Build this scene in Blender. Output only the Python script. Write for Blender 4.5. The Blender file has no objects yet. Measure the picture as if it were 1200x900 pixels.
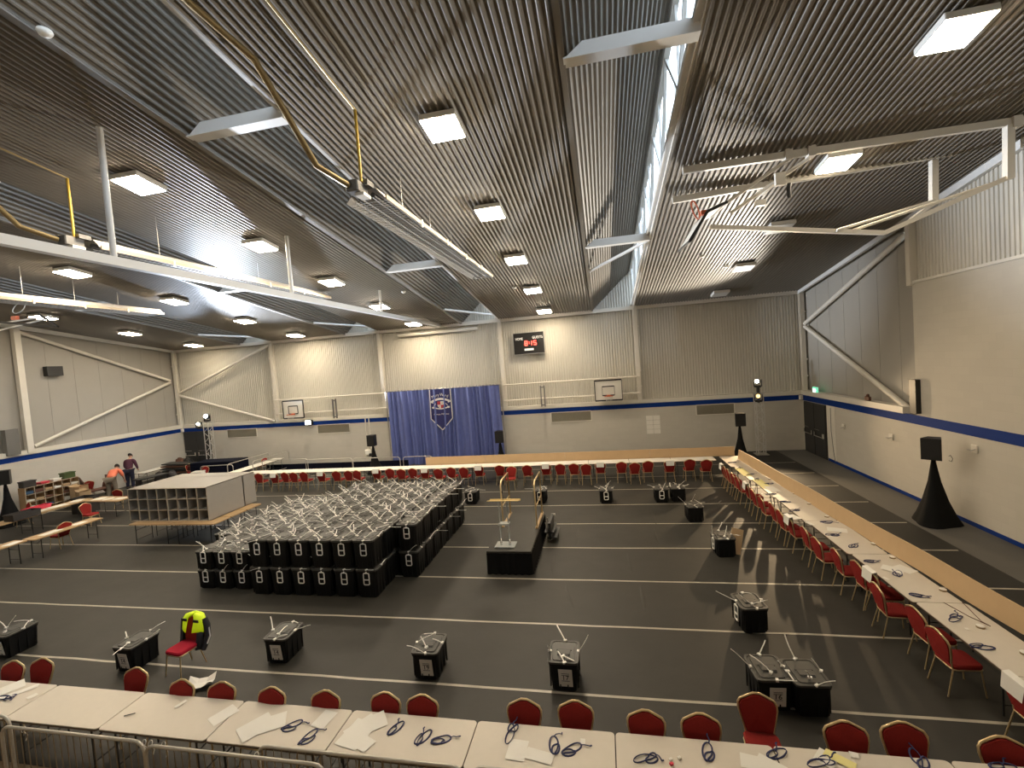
import bpy, math, random
from mathutils import Vector, Matrix, Euler
random.seed(7)
PI = math.pi
sc = bpy.context.scene
col = sc.collection
V = Vector

# ------------------------------------------------------------------ camera
F, YAW, PIT, ROL, H = 529.5, -.1984, -.0448, -.0753, 5.545
cy, sy, cp, sp = math.cos(YAW), math.sin(YAW), math.cos(PIT), math.sin(PIT)
FW = V((sy*cp, cy*cp, sp)); R0 = V((cy, -sy, 0)); U0 = R0.cross(FW)
c_, s_ = math.cos(ROL), math.sin(ROL)
RT = c_*R0 + s_*U0; UP = -s_*R0 + c_*U0
EYE = V((0, 0, H))
cam = bpy.data.cameras.new('camera'); co = bpy.data.objects.new('camera', cam); col.objects.link(co)
co.matrix_world = Matrix(((RT.x, UP.x, -FW.x, 0), (RT.y, UP.y, -FW.y, 0), (RT.z, UP.z, -FW.z, H), (0, 0, 0, 1)))
cam.sensor_width = 36; cam.lens = F/1200*36; cam.clip_start = .05; cam.clip_end = 300
sc.camera = co
def ray(x, y): return (x-600)/F*RT - (y-450)/F*UP + FW
def onZ(x, y, z): d = ray(x, y); return EYE + d*((z-H)/d.z)
def onY(x, y, Y): d = ray(x, y); return EYE + d*(Y/d.y)
def onX(x, y, X): d = ray(x, y); return EYE + d*(X/d.x)

# ------------------------------------------------------------------ hall dimensions
D = 25.55; XR = 9.98; XL = -28.16; EAVE = 8.12; M = .1412; YN = -2.5
COLX = [-28.16, -20.64, -13.12, -5.6, 1.93]
def roofz(Y): return EAVE + M*(D-Y)

# ------------------------------------------------------------------ materials
MAT = {}
def lin(c): return tuple((x/12.92 if x <= .04045 else ((x+.055)/1.055)**2.4) for x in c)
def mat(name, rgb, rough=.6, metal=0, spec=.5, noise=0, scale=8, bump=0, bscale=60, emit=None, es=0, trans=0, alpha=1, stretch=None):
    m = bpy.data.materials.new(name); m.use_nodes = True; nt = m.node_tree; b = nt.nodes['Principled BSDF']
    b.inputs['Base Color'].default_value = (*rgb, 1); b.inputs['Roughness'].default_value = rough
    b.inputs['Metallic'].default_value = metal; b.inputs['Specular IOR Level'].default_value = spec
    tc = nt.nodes.new('ShaderNodeTexCoord')
    vec = tc.outputs['Object']
    if stretch:
        mp = nt.nodes.new('ShaderNodeMapping'); mp.inputs['Scale'].default_value = stretch
        nt.links.new(vec, mp.inputs['Vector']); vec = mp.outputs['Vector']
    if noise:
        n = nt.nodes.new('ShaderNodeTexNoise'); n.inputs['Scale'].default_value = scale; n.inputs['Detail'].default_value = 5
        nt.links.new(vec, n.inputs['Vector'])
        r = nt.nodes.new('ShaderNodeMix'); r.data_type = 'RGBA'
        r.inputs[6].default_value = (*[x*(1-noise) for x in rgb], 1); r.inputs[7].default_value = (*[min(1, x*(1+noise)) for x in rgb], 1)
        nt.links.new(n.outputs['Fac'], r.inputs[0]); nt.links.new(r.outputs[2], b.inputs['Base Color'])
    if bump:
        n2 = nt.nodes.new('ShaderNodeTexNoise'); n2.inputs['Scale'].default_value = bscale; n2.inputs['Detail'].default_value = 3
        nt.links.new(vec, n2.inputs['Vector'])
        bp = nt.nodes.new('ShaderNodeBump'); bp.inputs['Strength'].default_value = bump; bp.inputs['Distance'].default_value = .02
        nt.links.new(n2.outputs['Fac'], bp.inputs['Height']); nt.links.new(bp.outputs['Normal'], b.inputs['Normal'])
    if emit: b.inputs['Emission Color'].default_value = (*emit, 1); b.inputs['Emission Strength'].default_value = es
    if trans: b.inputs['Transmission Weight'].default_value = trans
    if alpha < 1: b.inputs['Alpha'].default_value = alpha
    MAT[name] = m; return m
def block_mat(name, rgb, mortar, bw, bh, rough=.8):
    m = mat(name, rgb, rough); nt = m.node_tree; b = nt.nodes['Principled BSDF']
    g = nt.nodes.new('ShaderNodeNewGeometry'); sx = nt.nodes.new('ShaderNodeSeparateXYZ'); nt.links.new(g.outputs['Position'], sx.inputs[0])
    ad = nt.nodes.new('ShaderNodeMath'); ad.operation = 'ADD'; nt.links.new(sx.outputs[0], ad.inputs[0]); nt.links.new(sx.outputs[1], ad.inputs[1])
    cb = nt.nodes.new('ShaderNodeCombineXYZ'); nt.links.new(ad.outputs[0], cb.inputs[0]); nt.links.new(sx.outputs[2], cb.inputs[1])
    br = nt.nodes.new('ShaderNodeTexBrick'); br.inputs['Scale'].default_value = 1; br.inputs['Brick Width'].default_value = bw; br.inputs['Row Height'].default_value = bh
    br.inputs['Mortar Size'].default_value = .008; br.inputs['Mortar Smooth'].default_value = .6
    br.inputs['Color1'].default_value = (*rgb, 1); br.inputs['Color2'].default_value = (*[x*.96 for x in rgb], 1); br.inputs['Mortar'].default_value = (*mortar, 1)
    nt.links.new(cb.outputs[0], br.inputs['Vector']); nt.links.new(br.outputs['Color'], b.inputs['Base Color'])
    bp = nt.nodes.new('ShaderNodeBump'); bp.inputs['Strength'].default_value = .15; bp.inputs['Distance'].default_value = .01; bp.invert = True
    nt.links.new(br.outputs['Fac'], bp.inputs['Height']); nt.links.new(bp.outputs['Normal'], b.inputs['Normal'])
    return m

mat('vinyl', (.034, .031, .025), .55, spec=.35, noise=.22, scale=1.3, bump=.25, bscale=2.2)
mat('dark_mat', (.012, .011, .009), .6, noise=.15, scale=2)
mat('sport_floor', (.26, .19, .11), .5, noise=.1, scale=3)
mat('grey_floor', (.105, .10, .09), .6, noise=.1, scale=2)
mat('tape', (.42, .38, .30), .35, spec=.6, noise=.2, scale=5)
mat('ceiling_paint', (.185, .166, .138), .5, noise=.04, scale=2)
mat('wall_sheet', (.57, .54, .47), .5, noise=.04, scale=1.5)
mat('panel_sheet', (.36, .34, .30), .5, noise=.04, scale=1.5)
mat('white_steel', (.70, .66, .58), .45, noise=.03, scale=5)
mat('cool_white_steel', (.72, .71, .68), .45)
block_mat('block_wall', (.56, .525, .455), (.53, .495, .43), .45, .225)
mat('blue_paint', (.005, .032, .19), .75, spec=.15)
mat('glazing', (.8, .9, .95), .15, alpha=.25)
mat('door_black', (.022, .022, .022), .5)
mat('steel', (.55, .53, .5), .35, metal=.9)
mat('chrome', (.75, .75, .75), .2, metal=1)
mat('galvanised', (.50, .47, .41), .42, metal=.75, noise=.1, scale=20)
mat('trim_tan', (.50, .41, .30), .6)
mat('truss_silver', (.62, .60, .56), .35, metal=.35)
mat('dull_bars', (.20, .15, .09), .6, metal=.3)
mat('gold_tube', (.62, .47, .26), .33, metal=.75)
mat('red_fabric', (.26, .02, .016), .85, spec=.2, noise=.2, scale=60, bump=.2, bscale=300)
mat('red_fabric_bright', (.42, .014, .035), .85, spec=.2, noise=.15, scale=60)
mat('table_grey', (.64, .575, .48), .5, noise=.04, scale=8)
mat('table_white', (.80, .75, .66), .45)
mat('wood_top', (.44, .29, .145), .45, noise=.2, scale=6, stretch=(1, 8, 1))
mat('mdf', (.53, .37, .205), .6, noise=.07, scale=3)
mat('plywood_shelf', (.36, .22, .10), .6, noise=.15, scale=8)
mat('pigeon_grey', (.31, .285, .25), .55, noise=.05, scale=4)
mat('pigeon_edge', (.46, .39, .29), .6)
mat('table_edge', (.10, .07, .045), .6)
mat('leg_black', (.015, .015, .015), .4)
mat('box_black', (.006, .006, .006), .5, spec=.3, noise=.2, scale=20)
mat('lid_black', (.060, .056, .048), .45, noise=.15, scale=15)
mat('plastic_white', (.88, .85, .78), .4)
mat('paper', (.80, .77, .70), .8)
mat('paper_label', (.74, .70, .61), .8)
mat('yellow_paper', (.80, .72, .30), .8)
mat('ink', (.03, .03, .03), .7)
mat('lanyard_navy', (.025, .03, .10), .7)
mat('tape_roll', (.35, .26, .15), .5)
mat('black_cloth', (.008, .008, .008), .9, spec=.15)
mat('maroon_black_cloth', (.016, .009, .009), .9, spec=.15)
mat('navy_cloth', (.003, .004, .012), .9, spec=.15)
mat('curtain_blue', (.12, .15, .36), .6, spec=.3, noise=.15, scale=4)
mat('banner_navy', (.012, .014, .10), .7)
mat('banner_white', (.62, .60, .58), .7)
mat('banner_gold', (.45, .33, .15), .7)
mat('banner_red', (.35, .03, .04), .7)
mat('scoreboard_black', (.008, .007, .006), .4)
mat('score_red', (.5, .02, .02), .5, emit=(1, .06, .04), es=4)
mat('score_white', (.6, .58, .52), .6, emit=(1, .95, .85), es=.25)
mat('exit_green', (.1, .5, .3), .5, emit=(.25, .9, .55), es=.35)
mat('exit_white', (.7, .9, .8), .5, emit=(.8, 1, .9), es=1.0)
mat('board_white', (.72, .69, .62), .45)
mat('rim_orange', (.60, .13, .05), .5)
mat('net_white', (.6, .58, .52), .8)
mat('heater_white', (.62, .60, .57), .4, metal=.2)
mat('heater_tube', (.20, .195, .185), .45, metal=.6)
mat('brass_pipe', (.35, .27, .14), .4, metal=.7)
mat('gas_yellow', (.62, .42, .06), .5)
mat('lamp_panel', (1, .9, .7), .5, emit=(1, .84, .62), es=56)
mat('lamp_panel_soft', (1, .9, .7), .5, emit=(1, .84, .62), es=32)
mat('lamp_off', (.62, .62, .60), .5)
mat('lamp_housing', (.75, .73, .68), .5)
mat('spot_cool', (1, 1, 1), .5, emit=(.85, .93, 1), es=160)
mat('spot_warm', (1, .8, .4), .5, emit=(1, .60, .16), es=1.7)
mat('flood_soft', (1, 1, .9), .5, emit=(1, .97, .75), es=22)
mat('vent_grille', (.25, .225, .17), .6)
mat('acrylic', (.85, .88, .85), .08, trans=.55, spec=.8)
mat('yellow_wood', (.72, .55, .25), .45)
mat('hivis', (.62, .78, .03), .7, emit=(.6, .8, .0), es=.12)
mat('jacket_black', (.012, .013, .018), .7)
mat('reflective', (.75, .75, .75), .4)
mat('orange_vest', (.85, .22, .12), .8)
mat('maroon_shirt', (.085, .025, .045), .85)
mat('khaki_cloth', (.20, .165, .12), .85)
mat('navy_trousers', (.012, .014, .035), .85)
mat('skin', (.52, .30, .21), .6)
mat('hair_dark', (.02, .014, .01), .7)
mat('cardboard', (.42, .28, .15), .8, noise=.1, scale=6)
mat('green_crate', (.05, .08, .02), .6)
mat('red_plastic', (.60, .04, .07), .5)
mat('blue_plastic', (.03, .07, .13), .5)
mat('rubble_dark', (.035, .03, .027), .7)
mat('wire_mesh', (.62, .61, .58), .5)
mat('trolley_brown', (.12, .05, .03), .6)

# ------------------------------------------------------------------ mesh builder
class MB:
    def __init__(s): s.v = []; s.f = []; s.sm = []
    def add(s, vs, fs, smooth=False):
        n = len(s.v); s.v += [tuple(v) for v in vs]; s.f += [tuple(i+n for i in f) for f in fs]; s.sm += [smooth]*len(fs); return s
    def box(s, c, sz, rot=None, bev=0):
        x, y, z = [a/2 for a in sz]
        if bev:
            bv = min(bev, x*.9, y*.9, z*.9); vs = []
            for sx in (-1, 1):
                for sy_ in (-1, 1):
                    for sz_ in (-1, 1):
                        vs += [(sx*x, sy_*(y-bv), sz_*(z-bv)), (sx*(x-bv), sy_*y, sz_*(z-bv)), (sx*(x-bv), sy_*(y-bv), sz_*z)]
            def I(a, b, c2, k): return ((a*2+b)*2+c2)*3+k
            fs = [[I(1, 0, 0, 0), I(1, 1, 0, 0), I(1, 1, 1, 0), I(1, 0, 1, 0)], [I(0, 0, 0, 0), I(0, 0, 1, 0), I(0, 1, 1, 0), I(0, 1, 0, 0)],
                  [I(0, 1, 0, 1), I(0, 1, 1, 1), I(1, 1, 1, 1), I(1, 1, 0, 1)], [I(0, 0, 0, 1), I(1, 0, 0, 1), I(1, 0, 1, 1), I(0, 0, 1, 1)],
                  [I(0, 0, 1, 2), I(1, 0, 1, 2), I(1, 1, 1, 2), I(0, 1, 1, 2)], [I(0, 0, 0, 2), I(0, 1, 0, 2), I(1, 1, 0, 2), I(1, 0, 0, 2)]]
            for a in (0, 1):
                for b in (0, 1):
                    fs += [[I(a, b, 0, 0), I(a, b, 1, 0), I(a, b, 1, 1), I(a, b, 0, 1)], [I(a, 0, b, 0), I(a, 1, b, 0), I(a, 1, b, 2), I(a, 0, b, 2)],
                           [I(0, a, b, 1), I(1, a, b, 1), I(1, a, b, 2), I(0, a, b, 2)]]
                    for c2 in (0, 1): fs += [[I(a, b, c2, 0), I(a, b, c2, 1), I(a, b, c2, 2)]]
        else:
            vs = [(sx*x, sy_*y, sz_*z) for sx in (-1, 1) for sy_ in (-1, 1) for sz_ in (-1, 1)]
            fs = [(0, 1, 3, 2), (4, 6, 7, 5), (0, 4, 5, 1), (2, 3, 7, 6), (0, 2, 6, 4), (1, 5, 7, 3)]
        R = rot if rot is not None else Matrix.Identity(3)
        return s.add([R @ V(v)+V(c) for v in vs], fs)
    def beam(s, a, b, w, h, up=V((0, 0, 1))):
        a, b = V(a), V(b); d = (b-a); L = d.length; d.normalize(); x = d.cross(up)
        if x.length < 1e-4: x = d.cross(V((0, 1, 0)))
        x.normalize(); z = x.cross(d)
        R = Matrix((x, d, z)).transposed()
        return s.box((a+b)/2, (w, L, h), R)
    def tube(s, pts, r, seg=8, closed=False, flat=None, caps=True):
        pts = [V(p) for p in pts]; n = len(pts); rings = []
        rr = r if isinstance(r, (list, tuple)) else [r]*n
        t0 = (pts[1]-pts[0]).normalized(); ref = V((0, 0, 1)) if abs(t0.z) < .9 else V((1, 0, 0))
        nrm = t0.cross(ref).normalized(); vs = []
        for i in range(n):
            if closed: t = (pts[(i+1) % n]-pts[i-1]).normalized()
            else: t = ((pts[min(i+1, n-1)]-pts[max(i-1, 0)])).normalized()
            nrm = (nrm - t*nrm.dot(t))
            if nrm.length < 1e-5: nrm = t.orthogonal()
            nrm.normalize(); b = t.cross(nrm)
            for k in range(seg):
                a = 2*PI*k/seg
                vs.append(pts[i] + (nrm*math.cos(a) + b*math.sin(a)*(flat or 1))*rr[i])
        fs = []
        for i in range(n if closed else n-1):
            j = (i+1) % n
            for k in range(seg): fs.append((i*seg+k, i*seg+(k+1) % seg, j*seg+(k+1) % seg, j*seg+k))
        s.add(vs, fs, True)
        if not closed and caps:
            s.add(vs[:seg], [tuple(range(seg))[::-1]]); s.add(vs[-seg:], [tuple(range(seg))])
        return s
    def prism(s, poly, d, org=(0, 0, 0), ux=(1, 0, 0), uy=(0, 0, 1)):   # poly in plane ux,uy extruded along d
        o, ux, uy, d = V(org), V(ux), V(uy), V(d); n = len(poly)
        vs = [o+ux*p[0]+uy*p[1] for p in poly]; vs += [v+d for v in vs]
        return s.add(vs, [tuple(range(n))[::-1], tuple(range(n, 2*n))] + [(i, (i+1) % n, n+(i+1) % n, n+i) for i in range(n)])
    def lathe(s, prof, c=(0, 0, 0), seg=16):
        vs = []; c = V(c)
        for r, z in prof:
            for k in range(seg): vs.append(c+V((r*math.cos(2*PI*k/seg), r*math.sin(2*PI*k/seg), z)))
        fs = []
        for i in range(len(prof)-1):
            for k in range(seg): fs.append((i*seg+k, i*seg+(k+1) % seg, (i+1)*seg+(k+1) % seg, (i+1)*seg+k))
        fs += [tuple(range(seg))[::-1], tuple(range((len(prof)-1)*seg, len(prof)*seg))]
        return s.add(vs, fs, True)
    def build(s, name, m, parent=None, loc=None, rz=0):
        me = bpy.data.meshes.new(name); me.from_pydata(s.v, [], s.f)
        me.polygons.foreach_set('use_smooth', s.sm)
        me.materials.append(MAT[m] if isinstance(m, str) else m); me.update()
        o = bpy.data.objects.new(name, me); col.objects.link(o)
        if parent is not None: o.parent = parent
        if loc is not None: o.location = loc
        if rz: o.rotation_euler.z = rz
        return o
def tag(o, label=None, cat=None, group=None, kind=None):
    if label: o['label'] = label
    if cat: o['category'] = cat
    if group: o['group'] = group
    if kind: o['kind'] = kind
    return o
def struct(o): o['kind'] = 'structure'; return o
def thing(name, label, cat, loc=(0, 0, 0), rz=0, group=None):
    o = bpy.data.objects.new(name, None); col.objects.link(o); o.empty_display_size = .1
    o.location = loc; o.rotation_euler.z = rz
    return tag(o, label, cat, group)
def dup(root, loc, rz=0, label=None, group=None, parent=None):
    r = root.copy(); col.objects.link(r)
    if parent is not None: r.parent = parent
    if loc is not None: r.location = loc; r.rotation_euler = (0, 0, rz)
    if label: r['label'] = label
    if group: r['group'] = group
    for ch in root.children: 
        c = ch.copy(); col.objects.link(c); c.parent = r
        for g in ch.children:
            d = g.copy(); col.objects.link(d); d.parent = c
    return r
def loc_mesh(o, p):   # move the origin of a parentless mesh to its base point p
    p = V(p)
    for v in o.data.vertices: v.co -= p
    o.location = p; return o
ORD = ['', 'first', 'second', 'third', 'fourth', 'fifth', 'sixth', 'seventh', 'eighth', 'ninth', 'tenth', 'eleventh', 'twelfth', 'thirteenth', 'fourteenth', 'fifteenth', 'sixteenth', 'seventeenth', 'eighteenth', 'nineteenth', 'twentieth', 'twenty-first', 'twenty-second', 'twenty-third', 'twenty-fourth', 'twenty-fifth', 'twenty-sixth', 'twenty-seventh', 'twenty-eighth', 'twenty-ninth', 'thirtieth', 'thirty-first', 'thirty-second', 'thirty-third', 'thirty-fourth', 'thirty-fifth', 'thirty-sixth']
def text(body, size, m, name, org, ux, uy, parent=None, depth=.004, fit=None):
    cu = bpy.data.curves.new('t', 'FONT'); cu.body = body; cu.size = size; cu.align_x = 'CENTER'; cu.align_y = 'CENTER'; cu.extrude = depth/2
    cu.resolution_u = 3
    to = bpy.data.objects.new('t', cu); col.objects.link(to)
    dg = bpy.context.evaluated_depsgraph_get(); me = bpy.data.meshes.new_from_object(to.evaluated_get(dg))
    bpy.data.objects.remove(to)
    ux, uy = V(ux).normalized(), V(uy).normalized(); n = ux.cross(uy); k = 1
    xs = [v.co.x for v in me.vertices]
    if fit and xs: k = fit/(max(xs)-min(xs))
    for v in me.vertices: v.co = V(org)+ux*v.co.x*k+uy*v.co.y+n*v.co.z
    me.materials.clear(); me.materials.append(MAT[m])
    o = bpy.data.objects.new(name, me); col.objects.link(o)
    if parent is not None: o.parent = parent
    return o
def corr(x0, x1, pitch=.2, dep=.035, a=.42, w=.12):    # trapezoid sheet profile: list of (x, z)
    P = []; n = max(1, round((x1-x0)/pitch)); p = (x1-x0)/n
    for i in range(n):
        x = x0+i*p; P += [(x, 0), (x+p*a, 0), (x+p*(a+w), dep), (x+p*(1-w), dep)]
    P.append((x1, 0)); return P

# ------------------------------------------------------------------ setting: floor
mb = MB(); mb.box(((XR+XL)/2, (D+YN)/2, -.06), (XR-XL+.6, D-YN+.6, .1))
struct(mb.build('floor', 'sport_floor'))
mb = MB(); mb.box(((8.6+5.9)/2, (D+5.0)/2, -.005), (8.6-5.9, D-5.0, .01)); struct(mb.build('floor_mats', 'dark_mat'))
mb = MB(); mb.box(((5.9+XL)/2, (D+5.0)/2, -.005), (5.9-XL, D-5.0, .01))
struct(mb.build('floor_vinyl', 'vinyl'))
mb = MB(); mb.box(((8.6+XR)/2, (D+YN)/2, -.006), (XR-8.6, D-YN, .012))
struct(mb.build('floor_border', 'grey_floor'))
for k in range(9):
    Y = 7.26+1.9517*k; mb = MB(); n = 44
    pts = [V((XL+.3+(8.5-XL-.3)*i/n, Y+random.uniform(-.012, .012), .0035)) for i in range(n+1)]
    vs = []
    for p in pts: vs += [(p.x, p.y-.028, .0035), (p.x, p.y+.028, .0035)]
    mb.add(vs, [(2*i, 2*i+2, 2*i+3, 2*i+1) for i in range(n)])
    tag(mb.build('floor_tape', 'tape'), 'pale tape strip across the black vinyl floor, %s strip counted from the front tables' % ORD[k+1], 'tape', 'tape strips across the floor')
# creases pressed into the vinyl
# ------------------------------------------------------------------ walls
SET = .28   # upper walls stand back from the ledge
B0, B1 = 2.62, 2.86
mb = MB(); mb.box(((XL+XR)/2, D+.15, B1/2), (XR-XL+.6, .3, B1)); struct(mb.build('wall_back', 'block_wall'))
mb = MB(); mb.box(((XL+XR)/2, D-.004, (B0+B1)/2-.02), (XR-XL, .012, B1-B0)); struct(mb.build('trim_1', 'blue_paint'))
mb = MB(); mb.box(((XL+XR)/2, D+.12, B1+.10), (XR-XL, .30, .2)); struct(mb.build('trim_2', 'white_steel'))
P = corr(XL-.6, XR+.6, .14, .03)
def wall_sheet(name, P, org, ux, nrm, z0, z1f, m):
    org, ux, nrm = V(org), V(ux), V(nrm); vs = []
    for x, d in P:
        b = org+ux*x+nrm*d; vs += [b+V((0, 0, z0)), b+V((0, 0, z1f(x)))]
    mb = MB(); mb.add(vs, [(2*i, 2*i+2, 2*i+3, 2*i+1) for i in range(len(P)-1)]); return struct(mb.build(name, m))
wall_sheet('wall_back_upper', P, (0, D+.25, 0), (1, 0, 0), (0, -1, 0), B1, lambda x: 10.9, 'wall_sheet')
# right wall: block below and, nearer the camera, block up to 7.15 with sheet above
YC = 16.98
mb = MB(); mb.box((XR+.15, (D+YN)/2, B1/2), (.3, D-YN, B1)); struct(mb.build('wall_right', 'block_wall'))
mb = MB(); mb.box((XR+.15, (YC+YN)/2, (B1+7.15)/2), (.3, YC-YN, 7.15-B1)); struct(mb.build('wall_right_block', 'block_wall'))
mb = MB(); mb.box((XR-.004, (D+YN)/2, (B0+B1)/2-.02), (.012, D-YN, B1-B0+.06)); struct(mb.build('trim_3', 'blue_paint'))
mb = MB(); mb.box((XR+.06, (D+YC)/2+.2, B1+.12), (.34, D-YC-.6, .22)); struct(mb.build('trim_4', 'white_steel'))
mb = MB(); mb.box((XR+.02, (YC+YN)/2, 7.19), (.12, YC-YN, .08)); struct(mb.build('trim_5', 'white_steel'))
wall_sheet('wall_right_sheet', corr(YN, YC, .14, .028), (XR+.12, 0, 0), (0, 1, 0), (-1, 0, 0), 7.15, lambda y: roofz(y)+.1, 'wall_sheet')
mb = MB(); mb.box((XR+.45, (D+YC)/2, (B1+10)/2), (.3, D-YC+.5, 10-B1)); 
for i in range(1, 7): mb.box((XR+.297, YC+(D-YC)*i/7, 6), (.012, .03, 6.2))
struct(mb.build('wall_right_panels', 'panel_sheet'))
mb = MB(); mb.box((XR+.0, (D+YN)/2-1.2, .06), (.03, D-YN-2.6, .12)); struct(mb.build('baseboard_right', 'blue_paint'))
# left wall
mb = MB(); mb.box((XL-.15, (D+YN)/2, B1/2), (.3, D-YN, B1)); struct(mb.build('wall_left', 'block_wall'))
mb = MB(); mb.box((XL+.004, (D+YN)/2, (B0+B1)/2-.02), (.012, D-YN, B1-B0)); struct(mb.build('trim_6', 'blue_paint'))
mb = MB(); mb.box((XL-.1, (D+YN)/2, B1+.12), (.34, D-YN, .22)); struct(mb.build('trim_7', 'white_steel'))
mb = MB(); mb.box((XL-.42, (D+YN)/2, 7), (.3, D-YN+.8, 8.4))
for i in range(22): mb.box((XL-.262, YN+1+i*1.25, 6), (.01, .025, 6.2))
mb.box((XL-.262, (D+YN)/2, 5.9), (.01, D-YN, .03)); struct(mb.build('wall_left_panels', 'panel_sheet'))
mb = MB(); mb.box(((XL+XR)/2, YN-.15, 6), (XR-XL+1, .3, 12.4)); struct(mb.build('wall_near', 'block_wall'))

# ------------------------------------------------------------------ roof
def sheet_roof(name, P, m='ceiling_paint', y0=YN, y1=D+.25, breaks=1):
    vs = []
    for x, z in P: vs += [(x, y0, roofz(y0)+z), (x, y1, roofz(y1)+z)]
    mb = MB(); mb.add(vs, [(2*i, 2*i+1, 2*i+3, 2*i+2) for i in range(len(P)-1)]); return mb.build(name, m)
APEX = 2.05
for i in range(5):
    a = COLX[i]; last = i == 4
    b = COLX[i+1] if not last else XR+.6
    fold = b-2.25 if not last else b
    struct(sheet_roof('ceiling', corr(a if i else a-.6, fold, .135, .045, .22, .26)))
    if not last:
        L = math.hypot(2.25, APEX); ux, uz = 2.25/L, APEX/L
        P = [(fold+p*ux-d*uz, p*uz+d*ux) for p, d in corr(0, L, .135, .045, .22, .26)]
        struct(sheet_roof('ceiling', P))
        mb = MB(); mb.beam((fold, YN, roofz(YN)-.03), (fold, D+.2, roofz(D+.2)-.03), .10, .03); struct(mb.build('trim_8', 'ceiling_paint'))
        # edge of the next flat deck and the glazing
        mb = MB(); mb.beam((b, YN, roofz(YN)+.1), (b, D+.2, roofz(D+.2)+.1), .1, .14); struct(mb.build('trim_9', 'white_steel'))
        mb = MB()
        mb.add([(b+.05, YN, roofz(YN)+.2), (b+.05, D, roofz(D)+.2), (b+.05, D, roofz(D)+APEX-.1), (b+.05, YN, roofz(YN)+APEX-.1)], [(0, 1, 2, 3)])
        gl = mb.build('window_%d' % (i+1), 'glazing'); struct(gl)
        mb = MB(); y = YN
        while y < D: mb.beam((b+.09, y, roofz(y)+.2), (b+.09, y, roofz(y)+APEX), .05, .05); y += 1.5
        mb.build('glazing_bar', 'cool_white_steel', gl)
        # lattice girder
        t = thing('lattice_girder', ['', 'white steel lattice girder far left below rooflight, third girder left of the scoreboard', '', '', ''][0] or 'white steel lattice girder under the %s sawtooth rooflight counted from the left wall' % ORD[i+1], 'girder', (b-.1, 5, 0), 0, 'rooflight girders')
        X = 0
        def G(y, k): return V((X, y-5, roofz(y)+(.16 if k == 0 else APEX-.22)))
        MB().beam(G(3, 0), G(D, 0), .13, .13).build('bottom_chord', 'cool_white_steel', t)
        MB().beam(G(3, 1), G(D, 1), .13, .13).build('top_chord', 'cool_white_steel', t)
        y = 4.0; k = 0
        while y < D-2:
            MB().beam(G(y, k), G(y+1.38, 1-k), .07, .07).build('web_member', 'cool_white_steel', t)
            if k == 0: MB().beam(G(y, 0), G(y, 1), .05, .05).build('web_member', 'cool_white_steel', t)
            y += 1.38; k = 1-k
        # gable cheek at back
        mb = MB()
        for (x, d), (x2, d2) in zip(corr(fold, b, .14, .03)[:-1], corr(fold, b, .14, .03)[1:]):
            h1, h2 = (x-fold)/2.25*APEX, (x2-fold)/2.25*APEX
            mb.add([(x, D+.1-d, EAVE-.1), (x2, D+.1-d2, EAVE-.1), (x2, D+.1-d2, EAVE+h2+.05), (x, D+.1-d, EAVE+h1+.05)], [(0, 1, 2, 3)])
        struct(mb.build('wall_gable', 'wall_sheet'))
# roof ridge beyond the camera is enclosed by the near wall
# eaves beam along the back wall and posts
mb = MB(); mb.beam((XL, D-.02, EAVE-.04), (XR+.3, D-.02, EAVE-.04), .14, .2); struct(mb.build('trim_10', 'white_steel'))
POSTN = ['in the left corner', 'behind the left backboard', 'at the left end of the curtain', 'left of the scoreboard', 'right of the right backboard', 'in the right corner']
for i, x in enumerate(COLX+[XR+.1]):
    t = thing('steel_post', 'white steel wall post %s, standing on the ledge' % POSTN[i], 'post', (x, D-.05, B1+.2), 0, 'back wall posts')
    mb = MB(); mb.box((0, 0, (EAVE-B1)/2-.1), (.06, .2, EAVE-B1)); mb.box((0, -.1, (EAVE-B1)/2-.1), (.2, .02, EAVE-B1)); mb.box((0, .1, (EAVE-B1)/2-.1), (.2, .02, EAVE-B1)); mb.build('shaft', 'white_steel', t)
    for z in (.75, 1.6, 4.0): MB().box((0, -.11, z), (.3, .06, .07)).build('bracket', 'white_steel', t)
def rail(name, label, cat, pts, r, m, group=None, box=False, w=.1, h=.1):
    mb = MB(); p0 = V(pts[0]); q = [V(p)-p0 for p in pts]
    if box:
        for a, b in zip(q[:-1], q[1:]): mb.beam(a, b, w, h)
    else: mb.tube(q, r)
    return tag(mb.build(name, m, None, p0), label, cat, group)
# braces
rail('steel_brace', 'white diagonal brace rising to the ceiling on the left half of the back wall', 'brace', [(-27.9, D-.1, 5.25), (COLX[1]-.1, D-.1, 7.9)], .09, 'white_steel', 'wall braces')
rail('steel_brace', 'white diagonal brace falling towards the left backboard on the back wall', 'brace', [(-27.9, D-.1, 5.05), (COLX[1]-.2, D-.1, 3.0)], .09, 'white_steel', 'wall braces')
rail('steel_brace', 'white diagonal brace falling from ceiling to corner on the left side wall', 'brace', [(XL-.12, 17.3, 9.0), (XL-.12, D-.4, 6.12)], .09, 'white_steel', 'wall braces')
rail('steel_brace', 'white diagonal brace rising from the ledge on the left side wall', 'brace', [(XL-.12, 17.5, 3.2), (XL-.12, D-.4, 6.0)], .09, 'white_steel', 'wall braces')
rail('steel_brace', 'white diagonal brace falling from the right corner post to the ledge', 'brace', [(XR+.15, D-.3, 6.3), (XR+.15, 17.6, 3.0)], .1, 'white_steel', 'wall braces')
rail('steel_brace', 'white diagonal brace rising from the right corner post to the ceiling', 'brace', [(XR+.15, D-.3, 6.45), (XR+.15, 17.4, 8.85)], .1, 'white_steel', 'wall braces')
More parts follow.
